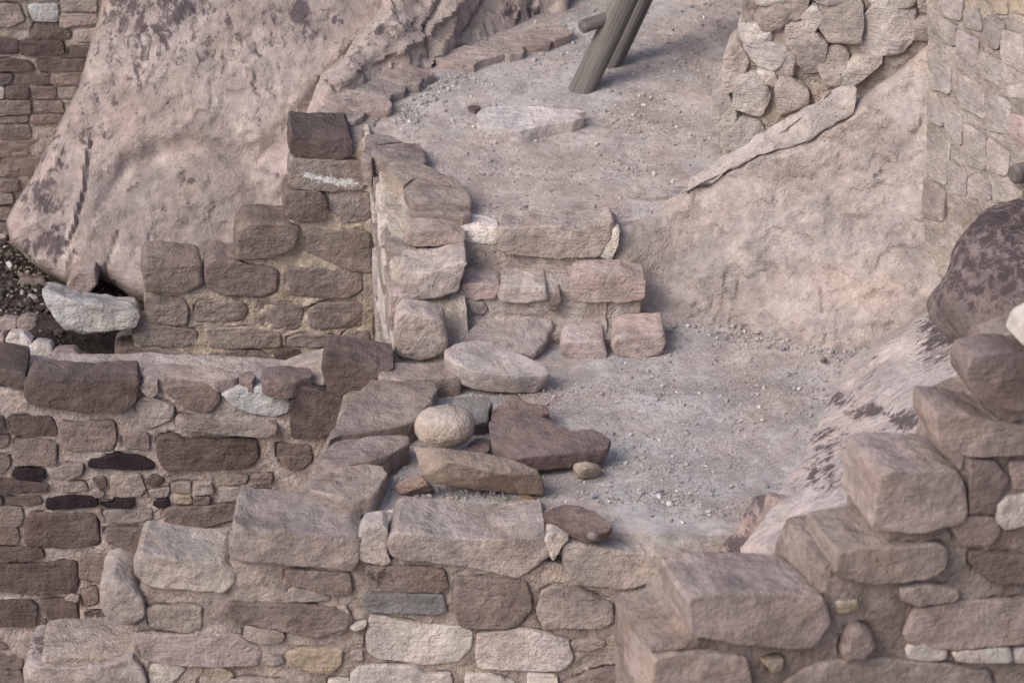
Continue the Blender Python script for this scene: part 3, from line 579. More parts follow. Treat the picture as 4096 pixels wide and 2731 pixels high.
for s in ('1000,1440 1100,1420 1230,1460 1120,1567 1000,1640 990,1500|c', '1355,1460 1460,1450 1550,1500 1520,1540 1360,1510|y', '1455,1100 1520,1020 1600,1030 2000,1040 2250,1070 2311,1110 2300,1190 2100,1250 1850,1200 1600,1150|m',
          '1880,820 1930,810 2311,830 2330,960 2200,980 1990,920 1900,900|m', '1880,1370 1990,1330 2260,1340 2250,1430 2180,1490 2050,1480 1920,1420|y',
          '1740,1400 1860,1390 1880,1420 1800,1440 1760,1430|l', '1620,1180 1800,1200 1880,1230 1860,1290 1700,1290 1610,1250|l', '1320,1520 1500,1530 1900,1540 1900,1680 1320,1680|l', '1900,960 1960,930 2100,960 2200,1000 2000,1020 1910,1010|l'):
    p, c = s.split('|'); b_('31', c, p)
b_('32', 'c', '135,600 180,525 290,510 330,535 320,690 350,750 300,775 150,740', depth=.12, mat='mortar', proud=.02)
b_('32', 'e', '330,640 350,580 400,555 900,605 1180,605 1370,575 1420,700 1340,760 1200,870 1000,810 700,760 400,735 340,700', **{**CAP, 'depth': .28, 'mat': 'stone', 'bevel': .03})
b_('32', 'c', '1370,600 1420,560 1530,590 1480,640 1420,740', depth=.12, mat='mortar')
b_('32', 'e', '1480,700 1490,620 1600,645 2000,700 2311,720 2400,760 2300,850 2080,900 1880,950 1640,910 1550,870 1500,800', **{**CAP, 'depth': .28, 'mat': 'stone', 'bevel': .035})
def burn(V):
    pp = project(V)/1.7415; return {'stain': .85*np.exp(-(((pp[:, 0]-880)/55)**2+((pp[:, 1]-1322)/26)**2))}
b_('32', 'm', '185,800 210,780 700,810 735,925 660,955 200,940', attrs_fn=burn)
b_('32', 'g', '165,970 700,970 725,1080 650,1100 170,1080', proud=.018)
for s in ('780,860 900,860 1250,880 1285,1060 1200,1170 1060,1200 800,1180 770,1010|m', '1310,1090 1350,960 1420,920 1560,930 1810,1030 1820,1160 1740,1190 1480,1180 1370,1200|l',
          '180,1320 215,1115 300,1120 550,1180 890,1200 880,1330 800,1420 580,1430 250,1390 190,1350|c', '915,1400 920,1240 1000,1230 1200,1200 1530,1270 1560,1390 1480,1480 930,1470|c',
          '1545,1290 1760,1270 1770,1310 1640,1345 1560,1330|l', '90,1500 130,1450 300,1440 520,1450 600,1510 750,1500 760,1700 90,1700|c', '845,1500 1000,1500 1170,1560 1170,1700 845,1700|c',
          '1255,1490 1450,1500 1450,1640 1255,1600|c', '-10,1060 60,1060 95,1130 70,1200 0,1240 -30,1150|l', '85,1180 190,1150 185,1180 110,1195|c', '-60,1540 80,1540 80,1700 -60,1700|c',
          '1840,1070 1900,1030 2100,1020 2100,1120 1860,1110|m', '110,1250 170,1260 160,1320 120,1300|l', '90,1350 160,1345 170,1400 95,1400|l', '1480,1560 1700,1480 1850,1460 1900,1700 1480,1700|m'):
    p, c = s.split('|'); b_('32', c, p)
PL_B = Plane((0, -1.62, 0), (0, -1, 0))
wall('low_front_wall', 'low rubble wall with pale rounded capstones along the front of the lower floor', (-.3, -1.7, -1.7), PL_B,
     pts('F', '70,1850 95,1510 300,1500 305,1440 275,1410 300,1365 345,1335 400,1305 560,1290 600,1262 840,1265 850,1295 900,1285 1240,1290 1300,1300 1560,1340 1900,1380 1900,1850'), .28, (.385, .32, .285), B, proud=.016, sdepth=.14)

# -- border wall stones that run back along the left side of the lower floor
we = things('border_wall', 'row of flat mottled capstones running back between the brick wall and the lower floor', 'wall', (-.6, -1.0, -1.5))
for crop, code, poly, z, th in (('22', 'm', '190,1150 220,1105 400,1095 640,1105 665,1160 620,1240 530,1350 450,1400 0,1470 -80,1500 0,1380 80,1260', .10, .16),
        ('32', 'm', '-130,110 -100,30 -20,-30 460,-90 480,-30 330,70 200,105 60,125 -60,135', .10, .16), ('32', 'm', '-200,250 -100,155 100,140 190,120 300,130 325,190 240,330 100,360 -30,330 -180,290', .09, .16),
        ('22', 'm', '265,1085 320,1000 420,992 780,1010 825,1085 600,1100 400,1110', .085, .10)):
    prism_stone('stone', pts(crop, poly), Plane((0, 0, z), (0, 0, 1)), th, tuple(np.array(TINT['o'])*1.02), we, 'cap', bevel=.018, rough=.05, chips=5)
ub = at_z(pts('F', '790,885 1000,870 990,960 930,1060 880,1150 850,1165 660,1165 690,1120 715,1060 770,960'), .02)[:, :2]
grid_body('mortar', None, Plane((0, 0, .0), (0, 0, 1)), 1.5, .02, (.33, .28, .25), 'mortar', we, uv=ub, amp=.01, freq=9, fine=.004, bevel=.02)

# ------------------------------------------------------------------ stone steps
ws = things('stone_steps', 'short flight of three stone steps between the lower and upper floor', 'steps', (.1, .05, 0))
def st(crop, code, poly, Y, depth, tw=None, **kw):
    return prism_stone('stone', pts(crop, poly), Plane((0, Y, 0), (0, -1, 0)), depth, tuple(np.array(TINT[code])*(1.75 if code == 'm' else 1.38)), ws, kw.pop('mat', 'stone'), **{**dict(bevel=.02, rough=.05), **kw})
st('22', 'l', '375,950 378,720 420,660 560,680 700,720 730,840 715,935 560,985 420,985', -.21, .14, mat='cap', bevel=.04, facet=.09)
st('22', 'p', '1470,925 1500,850 1750,860 1775,930 1770,970 1540,972', -.145, .17, bevel=.025)
st('22', 'p', '1810,885 1850,820 2150,810 2165,870 2140,948 1990,970 1840,948', -.14, .2, bevel=.03)
st('22', 'p', '805,540 830,480 880,470 1070,485 1050,570 920,578 820,560', .07, .14, bevel=.02)
st('22', 'l', '1055,570 1075,495 1370,490 1395,580 1200,600 1080,592', .065, .17, bevel=.02)
st('22', 'm', '1550,590 1545,425 1650,412 1900,412 2030,445 2025,570 1850,590', .075, .14, bevel=.006, chips=2)
st('22', 'l', '1060,235 1065,105 1150,112 1400,95 1600,112 1820,75 1828,115 1735,300 1400,308 1130,275', .26, .17, bevel=.022)
st('22', 'c', '815,195 810,95 1060,105 1055,215', .285, .12, mat='mortar', bevel=.015)
st('22', 'c', '1735,300 1825,110 1862,112 1855,210 1805,315', .265, .06, mat='mortar', bevel=.008)
st('22', 'm', '440,200 470,125 600,115 760,125 845,165 830,198 650,218 480,228', .22, .17, mat='cap', bevel=.025)
st('22', 'l', '400,550 408,390 480,395 620,400 740,350 850,340 820,440 800,530 640,560 570,575 420,562', .02, .22, mat='cap', bevel=.03)
prism_stone('stone', pts('22', '800,850 900,750 1100,700 1420,695 1430,740 1380,850 1300,930 1150,920 1050,850'), Plane((.0, .0, .085), (0, -.30, 1)), .10, TINT['l'], ws, 'stone', bevel=.03, rough=.1)
prism_stone('stone', pts('22', '860,600 960,590 990,640 960,680 880,660'), Plane((0, .08, 0), (0, -1, 0)), .08, TINT['l'], ws, 'stone', bevel=.02)
prism_stone('stone', pts('22', '1410,590 1460,520 1475,580 1430,660 1400,650'), Plane((0, .05, 0), (0, -1, 0)), .08, TINT['m'], ws, 'stone', bevel=.008)
# mortar core of the steps
stp = Plane((0, 0, 0), (1, 0, 0))
prof = [(-.02, -.05), (-.02, .05), (.09, .065), (.085, .195), (.28, .21), (.30, .35), (.6, .36), (.6, -.05)]
us = np.array([(y, z) for y, z in prof])
def core(x1, w, prof, tint=(.43, .37, .335)):
    pl = Plane((x1, 0, 0), (1, 0, 0)); u2 = np.array(prof, float); u2[:, 0] *= pl.u@np.array([0, 1, 0])
    grid_body('mortar', None, pl, w, .012, tint, 'mortar', ws, uv=u2, amp=.008, freq=8, fine=.003, bevel=.008, side_amp=.014)
core(.40, .83, prof); core(.545, .16, [(-.06, -.05), (-.06, .04), (.092, .05), (.10, .13), (.2, .19), (.34, .2), (.34, -.05)])
# cap slabs of the return wall, beside the steps
for crop, code, poly, z, th in (('12', 'o', '480,1390 500,1335 750,1315 850,1345 890,1410 820,1425', .435, .10), ('12', 'o', '440,1240 500,1185 650,1135 760,1170 860,1260 885,1325 700,1315 500,1315', .455, .12),
        ('12', 'l', '325,1110 350,1070 560,1065 690,1140 500,1180 430,1220', .45, .10), ('12', 'o', '225,1000 240,955 520,940 580,980 580,1060 430,1060 320,1050', .455, .09), ('12', 'l', '160,1060 185,960 190,880 330,885 430,930 240,960 225,1060', .435, .12)):
    prism_stone('stone', pts(crop, poly), Plane((0, 0, z), (0, 0, 1)), th, TINT[code], wd_, 'cap', bevel=.02, rough=.06)
# edging of the upper floor
wu = things('stone_edging', 'row of flat weathered slabs edging the upper floor below the boulders', 'edging', (-.5, 1.7, .4))
for code, poly, z, th in (('p', '640,385 690,340 870,305 1100,322 1110,350 960,392 900,425 820,425', .462, .09), ('p', '860,300 980,260 1220,300 1230,345 1120,365 1090,325', .462, .08), ('p', '1000,250 1080,222 1300,217 1420,260 1400,292 1220,298', .468, .08),
        ('p', '1215,215 1300,185 1470,165 1560,215 1440,262 1300,220', .475, .08), ('l', '290,500 330,440 460,405 560,450 640,490 560,520 540,560 400,555', .458, .10), ('l', '95,600 150,560 290,525 450,570 440,600 360,620 340,650', .452, .10), ('p', '-80,650 60,595 200,630 340,660 360,695 330,725 180,725 100,725', .446, .10),
        ('l', '20,760 80,705 170,720 175,760 110,800 60,800', .44, .10)):
    prism_stone('slab', pts('12', poly), Plane((0, 0, z), (0, 0, 1)), th, TINT[code], wu, 'cap', bevel=.008, rough=.05, facet=.03)

grid_body('mortar', None, Plane((0, 0, .415), (0, 0, 1)), .9, .016, (.40, .34, .31), 'mortar', wu, uv=at_z(pts('F', '690,290 750,225 830,185 900,160 1000,110 1180,65 1330,45 1345,85 1200,125 1020,165 935,215 860,290 830,318 700,325'), .415)[:, :2], amp=.015, freq=6, bevel=.02)
# -- rubble wall at the upper right
RWs = []
for s in ('590,20 740,30 760,130 700,180 610,180 550,100|e', '750,-60 890,-60 870,80 800,115 760,90|e', '760,160 860,150 1010,280 980,430 900,480 800,380 760,250|e', '990,330 1100,290 1150,340 1090,560 1010,520 970,430|e',
          '980,30 1230,-10 1250,100 1230,260 1040,250 970,140|e', '1230,150 1330,40 1600,50 1610,200 1500,330 1310,370 1240,300|c', '1600,130 1720,110 1720,240 1600,250|e', '440,170 600,160 650,240 600,300 480,260|c',
          '470,300 640,280 760,310 680,430 560,400|c', '345,380 430,300 490,400 400,560 340,600|e', '410,490 560,480 630,610 580,740 410,690|c', '680,440 760,310 800,390 790,470 700,510|e', '570,440 660,470 680,540 590,530|c',
          '690,560 730,480 880,590 880,690 700,750|e', '1090,480 1200,370 1380,380 1300,450 1130,580 1090,560|c', '950,640 1080,590 1060,650 960,680|p', '270,620 340,590 430,760 330,880 260,740|c', '330,760 560,800 600,880 400,1000 330,940|c',
          '1630,-60 1770,-60 1770,110 1640,40|e', '850,110 930,30 980,90 930,180|c', '520,-60 720,-60 720,0 560,10|c', '920,-80 1200,-80 1180,-20 960,10|e', '1260,-80 1600,-80 1590,20 1330,20|c'):
    p, c = s.split('|'); RWs.append(('13', c, p, dict(bevel=.008, rough=.03, chips=6, chipmax=.14, proud=.034, facet=.22, grow=.010, corner=.04)))
PL_RW = Plane((.86, .98, .4), (-.22, -1, 0))
wall('rubble_wall', 'cream rubble wall of rough angular stones on top of the bedrock slope', (1.3, 1.1, .4), PL_RW,
     pts('F', '1725,-160 1700,60 1690,120 1672,200 1668,270 1655,330 1670,400 1760,360 1960,260 2170,140 2170,-160'), .5, (.35, .298, .258), RWs, sdepth=.14, amp=.02, groove=.02, ext=(.12, 1, 0))
Rs = []
for s in ('1780,-60 1910,-60 1900,130 1790,100|b', '1920,80 2010,60 2040,200 1930,170|b', '2075,110 2190,160 2140,330 2050,260|b', '2170,200 2311,250 2330,480 2170,390|b', '1880,200 2020,270 2010,490 1870,440|b', '2030,340 2200,430 2210,590 2020,480|b',
          '1710,390 1830,460 1830,610 1710,580|b', '1895,500 2050,580 2060,780 1900,700|b', '2210,580 2311,560 2330,640 2220,630|c', '1690,640 1800,720 1780,830 1680,780|b', '1800,690 1910,770 1900,960 1800,850|b', '2080,610 2220,680 2230,880 2080,850|b',
          '1690,880 1830,950 1800,1220 1680,1160|b', '1920,820 2060,900 2060,1120 1940,1080|b', '2080,920 2220,1010 2200,1160 2070,1100|b', '1810,1060 1940,1150 1930,1290 1830,1270|b', '1950,1180 2100,1230 2100,1310 1960,1300|b', '2220,760 2400,790 2400,980 2240,900|p',
          '1660,1170 1800,1260 1780,1460 1650,1420|p', '2120,20 2200,10 2210,90 2130,80|y', '2230,-60 2400,-60 2400,110 2230,60|y', '1780,130 1860,180 1860,300 1780,260|b', '2110,1190 2300,1260 2300,1330 2120,1320|b'):
    p, c = s.split('|'); Rs.append(('13', c, p, dict(bevel=.008, rough=.02, chips=3, proud=.010, corner=.06, grow=.004, facet=.04)))
PL_R = Plane((1.72, .06, .7), (-.83, -.55, .10))
wall('tall_block_wall', 'tall cream block wall rising above the dark boulder', (1.95, -.1, .0), PL_R, pts('F', '2122,-140 2126,250 2118,620 2480,760 2800,900 2800,-140'), .4, (.385, .335, .298), Rs, sdepth=.1, amp=.012)
wb = things('beam_end', 'broken end of a grey wooden beam sticking out of the tall block wall', 'beam', hit(F((2358, 395)), PL_R.p, PL_R.n)[0]+PL_R.n*.06)
# -- far wall behind the leaning boulder
Fs = []
for s in ('200,240 230,160 300,140 400,160 475,215 470,260 220,258|d', '-90,240 120,260 125,350 -90,355|d', '135,270 420,265 425,355 135,360|d', '470,300 600,300 600,370 460,365|d', '-90,390 170,390 240,460 -90,465|d', '255,395 590,390 580,465 250,470|d', '-90,480 90,490 60,550 -90,545|d',
          '95,490 330,485 330,550 95,555|d', '340,490 560,480 560,555 335,550|m', '-90,570 25,570 25,640 -90,650|c', '40,565 195,560 195,640 40,640|d', '205,570 370,575 370,650 210,645|m', '380,575 520,570 510,640 380,650|l', '-90,660 200,655 205,745 -90,750|m', '215,660 410,665 420,740 215,745|m',
          '-90,815 190,815 215,910 -90,915|m', '-90,930 270,920 230,1035 -90,1035|m', '10,1045 270,1040 240,1150 10,1155|m', '-90,1180 130,1180 120,1250 -90,1255|m', '-90,1265 80,1265 90,1330 -90,1345|l', '205,750 430,755 420,800 200,810|m', '-90,770 190,760 190,800 -90,800|m',
          '-90,10 130,30 160,130 50,180 -90,130|l', '185,30 380,20 390,140 220,130|w', '390,90 640,90 640,150 400,180|p', '490,200 660,190 640,270 490,270|p', '400,-40 640,-40 640,70 410,70|l', '-90,-80 180,-80 170,-10 -90,-10|l', '220,-90 390,-90 390,0 230,0|c', '-90,1370 110,1370 110,1450 -90,1450|m', '-90,1470 140,1470 140,1560 -90,1560|m', '-90,1590 160,1590 160,1700 -90,1700|m', '150,1500 330,1500 330,1600 150,1600|m', '180,1620 400,1620 400,1720 180,1720|m'):
    p, c = s.split('|'); Fs.append(('11', c, p, dict(bevel=.012, rough=.04, chips=4)))
wall('far_brick_wall', 'brown brick wall with a plastered top behind the leaning boulder', (-2.2, 2.3, -.6), Plane((0, 2.25, 0), (.05, -1, 0)), pts('F', '-160,-140 -160,790 380,790 420,300 300,-140'), .3, (.37, .315, .28), Fs, sdepth=.1)

wall('rear_wall', 'pale plastered wall foot at the back of the upper floor behind the ladder', (.8, 2.8, .45), Plane((.6, 2.62, .4), (-.1, -1, 0)),
     pts('F', '1335,-130 1338,72 1400,66 1480,40 1560,36 1640,32 1800,45 1800,-130'), .3, (.47, .405, .36), [('12', 'c', '1625,0 1700,-5 1708,60 1680,108 1630,80', {}), ('12', 'r', '1722,15 1850,0 1820,70 1735,85', {}), ('12', 'l', '1640,-90 1800,-90 1800,-20 1640,-15', {}), ('12', 'c', '2080,-60 2300,-60 2300,50 2090,45', {}), ('12', 'r', '2320,-60 2480,-60 2480,60 2320,55', {})], amp=.02)
# -- stepped wall in the foreground
Js = []
def j_(crop, code, poly, **kw): Js.append((crop, code, poly, kw))
JK = dict(depth=.30, mat='stone', bevel=.016, rough=.03, chips=3, proud=.03, res=.016)
j_('33', 'j', '70,985 300,955 700,950 960,970 1000,1150 900,1300 600,1300 95,1235', **JK)
j_('33', 'j', '1070,690 1200,655 1500,645 1780,645 1790,780 1700,850 1300,890 1040,835', **JK)
j_('33', 'j', '1345,165 1400,145 1880,150 1920,420 1900,490 1600,560 1290,540', **JK)
j_('23', 'j', '1715,1300 1900,1310 2200,1390 2420,1400 2420,1560 1960,1590 1740,1520 1710,1400', **{**JK, 'depth': .22})
j_('23', 'm', '1915,1020 1960,935 2150,900 2420,920 2420,1270 2200,1290 2000,1210 1930,1120', **{**JK, 'depth': .16})
j_('23', 'c', '2280,850 2320,730 2460,650 2460,880 2330,890', **{**JK, 'depth': .14})
j_('33', 'j', '-150,1380 100,1350 460,1370 500,1567 500,1720 -160,1720', **JK)
for s in ('2120,370 2200,320 2400,300 2400,500 2170,540 2120,480|c', '1930,70 2100,90 2200,200 2150,300 2110,450 1940,440|m', '1950,690 2400,720 2400,900 2110,890 2000,830 1940,750|m', '1510,1250 1580,1070 1900,1010 2400,1000 2400,1270 1800,1330 1560,1300|j', '1530,1330 1600,1270 1800,1340 1790,1410 1540,1400|c',
          '1820,1340 2200,1310 2220,1410 1850,1400|c', '680,1600 900,1440 1300,1390 1700,1420 2100,1480 2150,1720 700,1720|j', '1065,1020 1210,1010 1210,1080 1080,1100|y', '560,1400 710,1390 690,1470 640,1480|y', '1800,500 1940,460 2110,460 2160,560 2080,660 1900,660|j', '2210,100 2400,110 2400,290 2220,280|p', '1480,930 1650,900 1860,940 1860,1000 1600,1040 1490,1000|j', '2230,1330 2400,1310 2400,1420 2240,1420|c'):
    p, c = s.split('|'); j_('33', c, p, depth=.15, res=.016, bevel=.025)
j_('33', 'm', '1095,1330 1130,1190 1200,1165 1290,1200 1300,1290 1230,1390 1110,1400', depth=.15, bevel=.06, chips=2, proud=.05)
rj = random.Random(9); yy = -700
while yy < 1600:                                  # the wall goes on beyond the picture
    xx = 2440; hh = rj.uniform(170, 260)
    while xx < 3700:
        ww = rj.uniform(220, 460); j_('33', rj.choice('jjlcr'), '%d,%d %d,%d %d,%d %d,%d %d,%d' % (xx, yy+rj.uniform(0, 20), xx+ww*.5, yy-rj.uniform(0, 20), xx+ww-25, yy+rj.uniform(0, 20), xx+ww-25, yy+hh-25, xx+5, yy+hh-20), depth=.15, res=.02); xx += ww
    yy += hh
YAW = math.radians(20)
PL_J = Plane((.9, -3.2, 0), (math.sin(YAW), -math.cos(YAW), 0))
wall('foreground_wall', 'stepped wall of large pale blocks with bright left ends, in front of the sloping rock slab', (1.4, -3.4, -1.7), PL_J,
     pts('F', '1500,1900 1500,1490 1570,1470 1600,1425 1860,1420 1900,1300 2040,1290 2060,1120 2200,1110 2230,1000 2300,970 2330,860 2480,800 3000,760 3000,1900'), .36, (.30, .242, .212), Js, res=.016, bres=.016, proud=.02)

# ------------------------------------------------------------------ ladder
def pole(name, p0, p1, r0, r1, parent, seed, bend=.01):
    L = float(np.linalg.norm(p1-p0)); n = 40; m = 22; zz = np.linspace(0, L, n); ring = []
    th = np.linspace(0, 2*math.pi, m, endpoint=False); V = []; 
    for i, z in enumerate(zz):
        r = (r0+(r1-r0)*i/(n-1))*(1+.05*fbm(np.stack([np.cos(th)*1.2, np.sin(th)*1.2, np.full(m, z*2.5)], 1), 1, 2, seed))
        V.append(np.stack([np.cos(th)*r+bend*math.sin(z*2.2+seed), np.sin(th)*r, np.full(m, z)], 1))
    V = np.concatenate(V); k = np.arange(m); nx = np.roll(k, -1)
    q = np.concatenate([np.stack([i*m+k, i*m+nx, (i+1)*m+nx, (i+1)*m+k], 1) for i in range(n-1)])
    # rounded-off ends
    c0 = len(V); e0 = V[:m]*np.array([.72, .72, 1])+np.array([0, 0, -.012]); e1 = V[(n-1)*m:n*m]*np.array([.75, .75, 1])+np.array([0, 0, .012])
    V = np.concatenate([V, e0, e1, [[0, 0, -.014], [0, 0, L+.014]]])
    q = np.concatenate([q, np.stack([c0+k, c0+nx, nx, k], 1), np.stack([(n-1)*m+k, (n-1)*m+nx, c0+m+nx, c0+m+k], 1)])
    t = np.concatenate([np.stack([c0+nx, c0+k, np.full(m, c0+2*m)], 1), np.stack([c0+m+k, c0+m+nx, np.full(m, c0+2*m+1)], 1)])
    o = mesh_obj(name, V+0, q, t, 'wood', None, (1, 1, 1))
    org = np.array(o.location); me = o.data
    co = np.zeros(len(me.vertices)*3, np.float32); me.vertices.foreach_get('co', co); co = co.reshape(-1, 3)+org; me.vertices.foreach_set('co', co.ravel().astype(np.float32)); me.update()
    o.rotation_euler = Vector(p1-p0).to_track_quat('Z', 'Y').to_euler(); o.parent = parent; o.location = Vector(p0)-parent.location
    return o
LP1 = at_z(F((1337, 207)), UZ(1.45)+.0)[0]; LP2 = at_z(F((1405, 152)), UZ(1.7))[0]
ld = things('wooden_ladder', 'weathered grey wooden pole ladder standing on the upper floor', 'ladder', LP1)
ldir = np.array([.40, .16, .885]); ldir /= np.linalg.norm(ldir)
pole('ladder_pole', LP1-ldir*.03, LP1+ldir*2.6, .058, .05, ld, 3)
pole('ladder_pole', LP2-ldir*.03, LP2+ldir*2.6, .047, .042, ld, 8)
for k in range(6):
    f = .36+.38*k; a = LP1+ldir*f; b = LP2+ldir*(f+.02); ax = (b-a)/np.linalg.norm(b-a)
    if k == 0: pole('rung', a+np.array([-.145, -.07, -.012]), a+np.array([.05, .04, .01]), .031, .03, ld, 20, .0)
    else: pole('rung', a-ax*.125, b+ax*.10, .027, .024, ld, 20+k, .0)
bo = pole('beam', np.array(wb.location)-PL_R.n*.25, np.array(wb.location), .045, .04, wb, 4, 0)
# ------------------------------------------------------------------ loose stones on the lower floor
def loose(name, label, cat, crop, poly, p0, n, depth, tint, **kw):
    o = prism_stone(name, pts(crop, poly), Plane(p0, n), depth, tint, None, kw.pop('mat', 'stone'), base=True, **kw); return tag(o, label, cat)
ml = at_z(pts('22', '712,920'), .165)[0]; mr = at_z(pts('22', '1400,1045'), .095)[0]; mb = at_z(pts('22', '1000,838'), .155)[0]
pm = plane3(ml, mr, mb)
o = prism_stone('grinding_stone', pts('22', '712,930 718,895 780,860 870,843 985,838 1090,875 1200,930 1330,985 1400,1030 1405,1055 1370,1072 1200,1075 1050,1066 900,1042 800,1000 735,955'), pm, .095, (.43, .36, .315), None, 'pecked', soft=True, bevel=.012, rough=.015, chips=0, dish=.012, taper=.10, base=True, jit=.003, fine=.0016)
tag(o, 'oval hollowed grinding stone tilted against the border capstones', 'grinding stone')
cc = at_z(pts('22', '707,1412'), .135)[0]
tag(ico_rock('round_cobble', cc, (.118, .095, .078), (.42, .355, .31), 'stone', 4, .07, 3, .2, dents=[(cc+np.array([-.06, -.03, .07]), .03, .014), (cc+np.array([-.085, -.06, .02]), .02, .01), (cc+np.array([.0, -.0, .08]), .025, .006)]), 'round cream cobble sitting on the pile of loose stones', 'cobble')
loose('grey_block', 'pale grey flat block behind the round cobble', 'stone', '22', '740,1300 790,1208 985,1212 1025,1250 1000,1300 985,1380 890,1400 800,1350', (0, -.75, .10), (.0, -.45, 1), .09, (.27, .245, .225), bevel=.018)
loose('brown_rock', 'reddish brown pointed rock behind the large flat slab', 'stone', '22', '1010,1370 1030,1300 1170,1195 1260,1260 1380,1275 1400,1320 1340,1345 1250,1330 1100,1400', (0, -.75, .075), (0, -.15, 1), .08, (.235, .165, .135), bevel=.015, rough=.1)
o = loose('flat_slab', 'large flat purple brown slab lying beside the round cobble', 'slab', '22', '1005,1390 1040,1350 1250,1315 1400,1375 1550,1440 1700,1430 1812,1495 1770,1555 1600,1575 1350,1605 1160,1620 1020,1520', (.2, -1.0, .125), (.03, -.12, 1), .075, (.205, .152, .135), bevel=.008, rough=.02, chips=3, fine=.0015)
tag(hull_rock('angular_rock', pz('32', '497,5,.21 665,8,.225 940,40,.20 1120,80,.175 1312,150,.15 1352,185,.14 1095,192,.16 935,152,.19 752,108,.215 545,120,.16 555,200,.12 632,258,.075 760,276,.06 1000,288,.035 1200,322,.01 1366,340,.005 1362,250,.07 700,60,.05 1000,120,.03 1250,170,.02'), (.30, .235, .195), None, 'cap', res=.012, chips=2, rough=.02), 'long angular rock with a pale broken end in front of the flat slab', 'rock')
tag(hull_rock('small_pale_stone', pz('32', '1552,160,.03 1560,120,.06 1640,100,.08 1720,120,.07 1755,175,.035 1700,215,.005 1640,228,.0 1575,210,.01 1590,130,.0 1720,150,.0 1640,150,.085'), (.37, .305, .26), None, 'stone', res=.009, chips=2), 'small pale stone alone on the floor beside the flat slab', 'stone')
tag(hull_rock('wedge_stone', pz('32', '360,290,.02 400,235,.06 480,205,.10 545,190,.12 600,250,.10 632,300,.03 560,325,.0 400,332,.0 480,230,.0 600,240,.0'), (.25, .185, .155), None, 'stone', res=.01, chips=3), 'brown wedge stone tucked under the end of the angular rock', 'stone')
loose('brown_chip', 'flat brown stone chip under the round cobble', 'stone', '22', '860,1540 900,1500 960,1485 1008,1500 1000,1567 930,1590 870,1580', (0, -.95, .06), (0, -.1, 1), .05, (.22, .16, .14), bevel=.008)
loose('orange_chip', 'thin orange stone chip below the tip of the angular rock', 'stone', '32', '1198,335 1230,322 1300,340 1280,368 1240,360', (0, -1.35, .015), (0, 0, 1), .02, (.33, .22, .14), bevel=.004)
loose('leaning_slab', 'dark brown slab leaning behind the front capstones', 'slab', '32', '1350,450 1500,388 1580,395 1700,440 1812,520 1790,555 1740,580 1640,580 1500,530 1420,500', (.3, -1.55, .085), (-.12, -.22, 1), .045, (.175, .125, .108), bevel=.006, rough=.02, chips=3)
loose('floor_flagstone', 'flat pale flagstone set in the upper floor below the ladder', 'slab', '12', '920,820 935,738 980,712 1300,712 1640,728 1560,746 1632,766 1560,790 1330,828 1210,862 1060,838', (0, 1.2, UZ(1.2)+.060), (0, 0, 1), .08, (.50, .43, .40), bevel=.008, rough=.015, chips=1, fine=.0012)
loose('sunken_flagstone', 'thin pale slab half buried beside the lifted flake of bedrock', 'slab', '12', '1900,1275 2100,1240 2300,1228 2400,1240 2350,1280 2020,1302', (0, .6, UZ(.6)+.02), (0, 0, 1), .05, (.37, .32, .285), bevel=.008)
loose('dark_flake', 'small dark flake of stone above the flagstone', 'stone', '12', '865,705 890,695 940,702 935,718 900,722', (0, 1.3, UZ(1.3)+.025), (0, 0, 1), .03, (.15, .11, .095), bevel=.003)
tag(hull_rock('floor_pebble', pz('23', '958,975,.015 965,955,.03 995,952,.035 1015,968,.02 1000,990,.0 970,992,.0 985,965,.04 985,960,.0'), (.40, .35, .31), None, 'stone', res=.006, chips=1, bevel=.003), 'single round pebble on the open floor near the bedrock slope', 'pebble')
pb = at_z(pts('32', '1685,592'), .075)[0]
tag(ico_rock('wall_pebble', pb, (.024, .02, .014), (.25, .21, .2), 'stone', 2, .05, 1), 'small grey pebble resting on the front capstone by the leaning slab', 'pebble')
# pit: pale rock, propping stone and small blocks
o = prism_stone('pale_rock', pts('21', '290,530 420,570 640,615 900,640 935,690 900,760 720,790 560,800 430,770 340,680'), Plane((0, 1.12, 0), (.1, -1, .25)), .24, (.42, .385, .355), None, 'stone', bevel=.04, rough=.1, base=True, chips=8); tag(o, 'pale grey rock lying in dark litter under the leaning boulder', 'rock')
o = prism_stone('propping_stone', pts('21', '430,590 440,480 500,400 620,380 640,480 560,560 500,590'), Plane((0, 1.3, 0), (0, -1, .1)), .2, TINT['p'], None, 'stone', bevel=.03, base=True); tag(o, 'pinkish stone propping the underside of the leaning boulder', 'stone')
for poly, Y, t, lb in (('108,760 112,700 170,682 240,700 238,760 180,790', .95, 'l', 'small squarish tan stone on the dark litter beside the pale rock'), ('-30,770 -30,720 40,700 110,710 105,770 40,790', .95, 'p', 'half hidden pink stone next to the squarish tan stone in the pit'),
                       ('35,850 60,790 150,800 210,850 180,910 80,900', .72, 'c', 'cream block lying behind the purple brown end capstone'), ('180,900 230,850 330,870 350,930 300,960 200,950', .68, 'c', 'cream wedge stone in the pit behind the long brown capstone'), ('330,960 360,905 480,900 540,960 500,1000 350,1000', .64, 'p', 'flat pink stone in the pit behind the long brown capstone'), ('-60,900 -60,830 20,800 30,900', .75, 'p', 'pink block at the foot of the far brick wall litter'), ('100,500 140,430 280,440 320,480 250,530 130,520', 1.75, 'm', 'brown stone buried in litter at the foot of the far brick wall')):
    o = prism_stone('pit_stone', pts('21', poly), Plane((0, Y, 0), (0, -1, .35)), .12, TINT[t], None, 'stone', bevel=.02, base=True); tag(o, lb, 'stone')

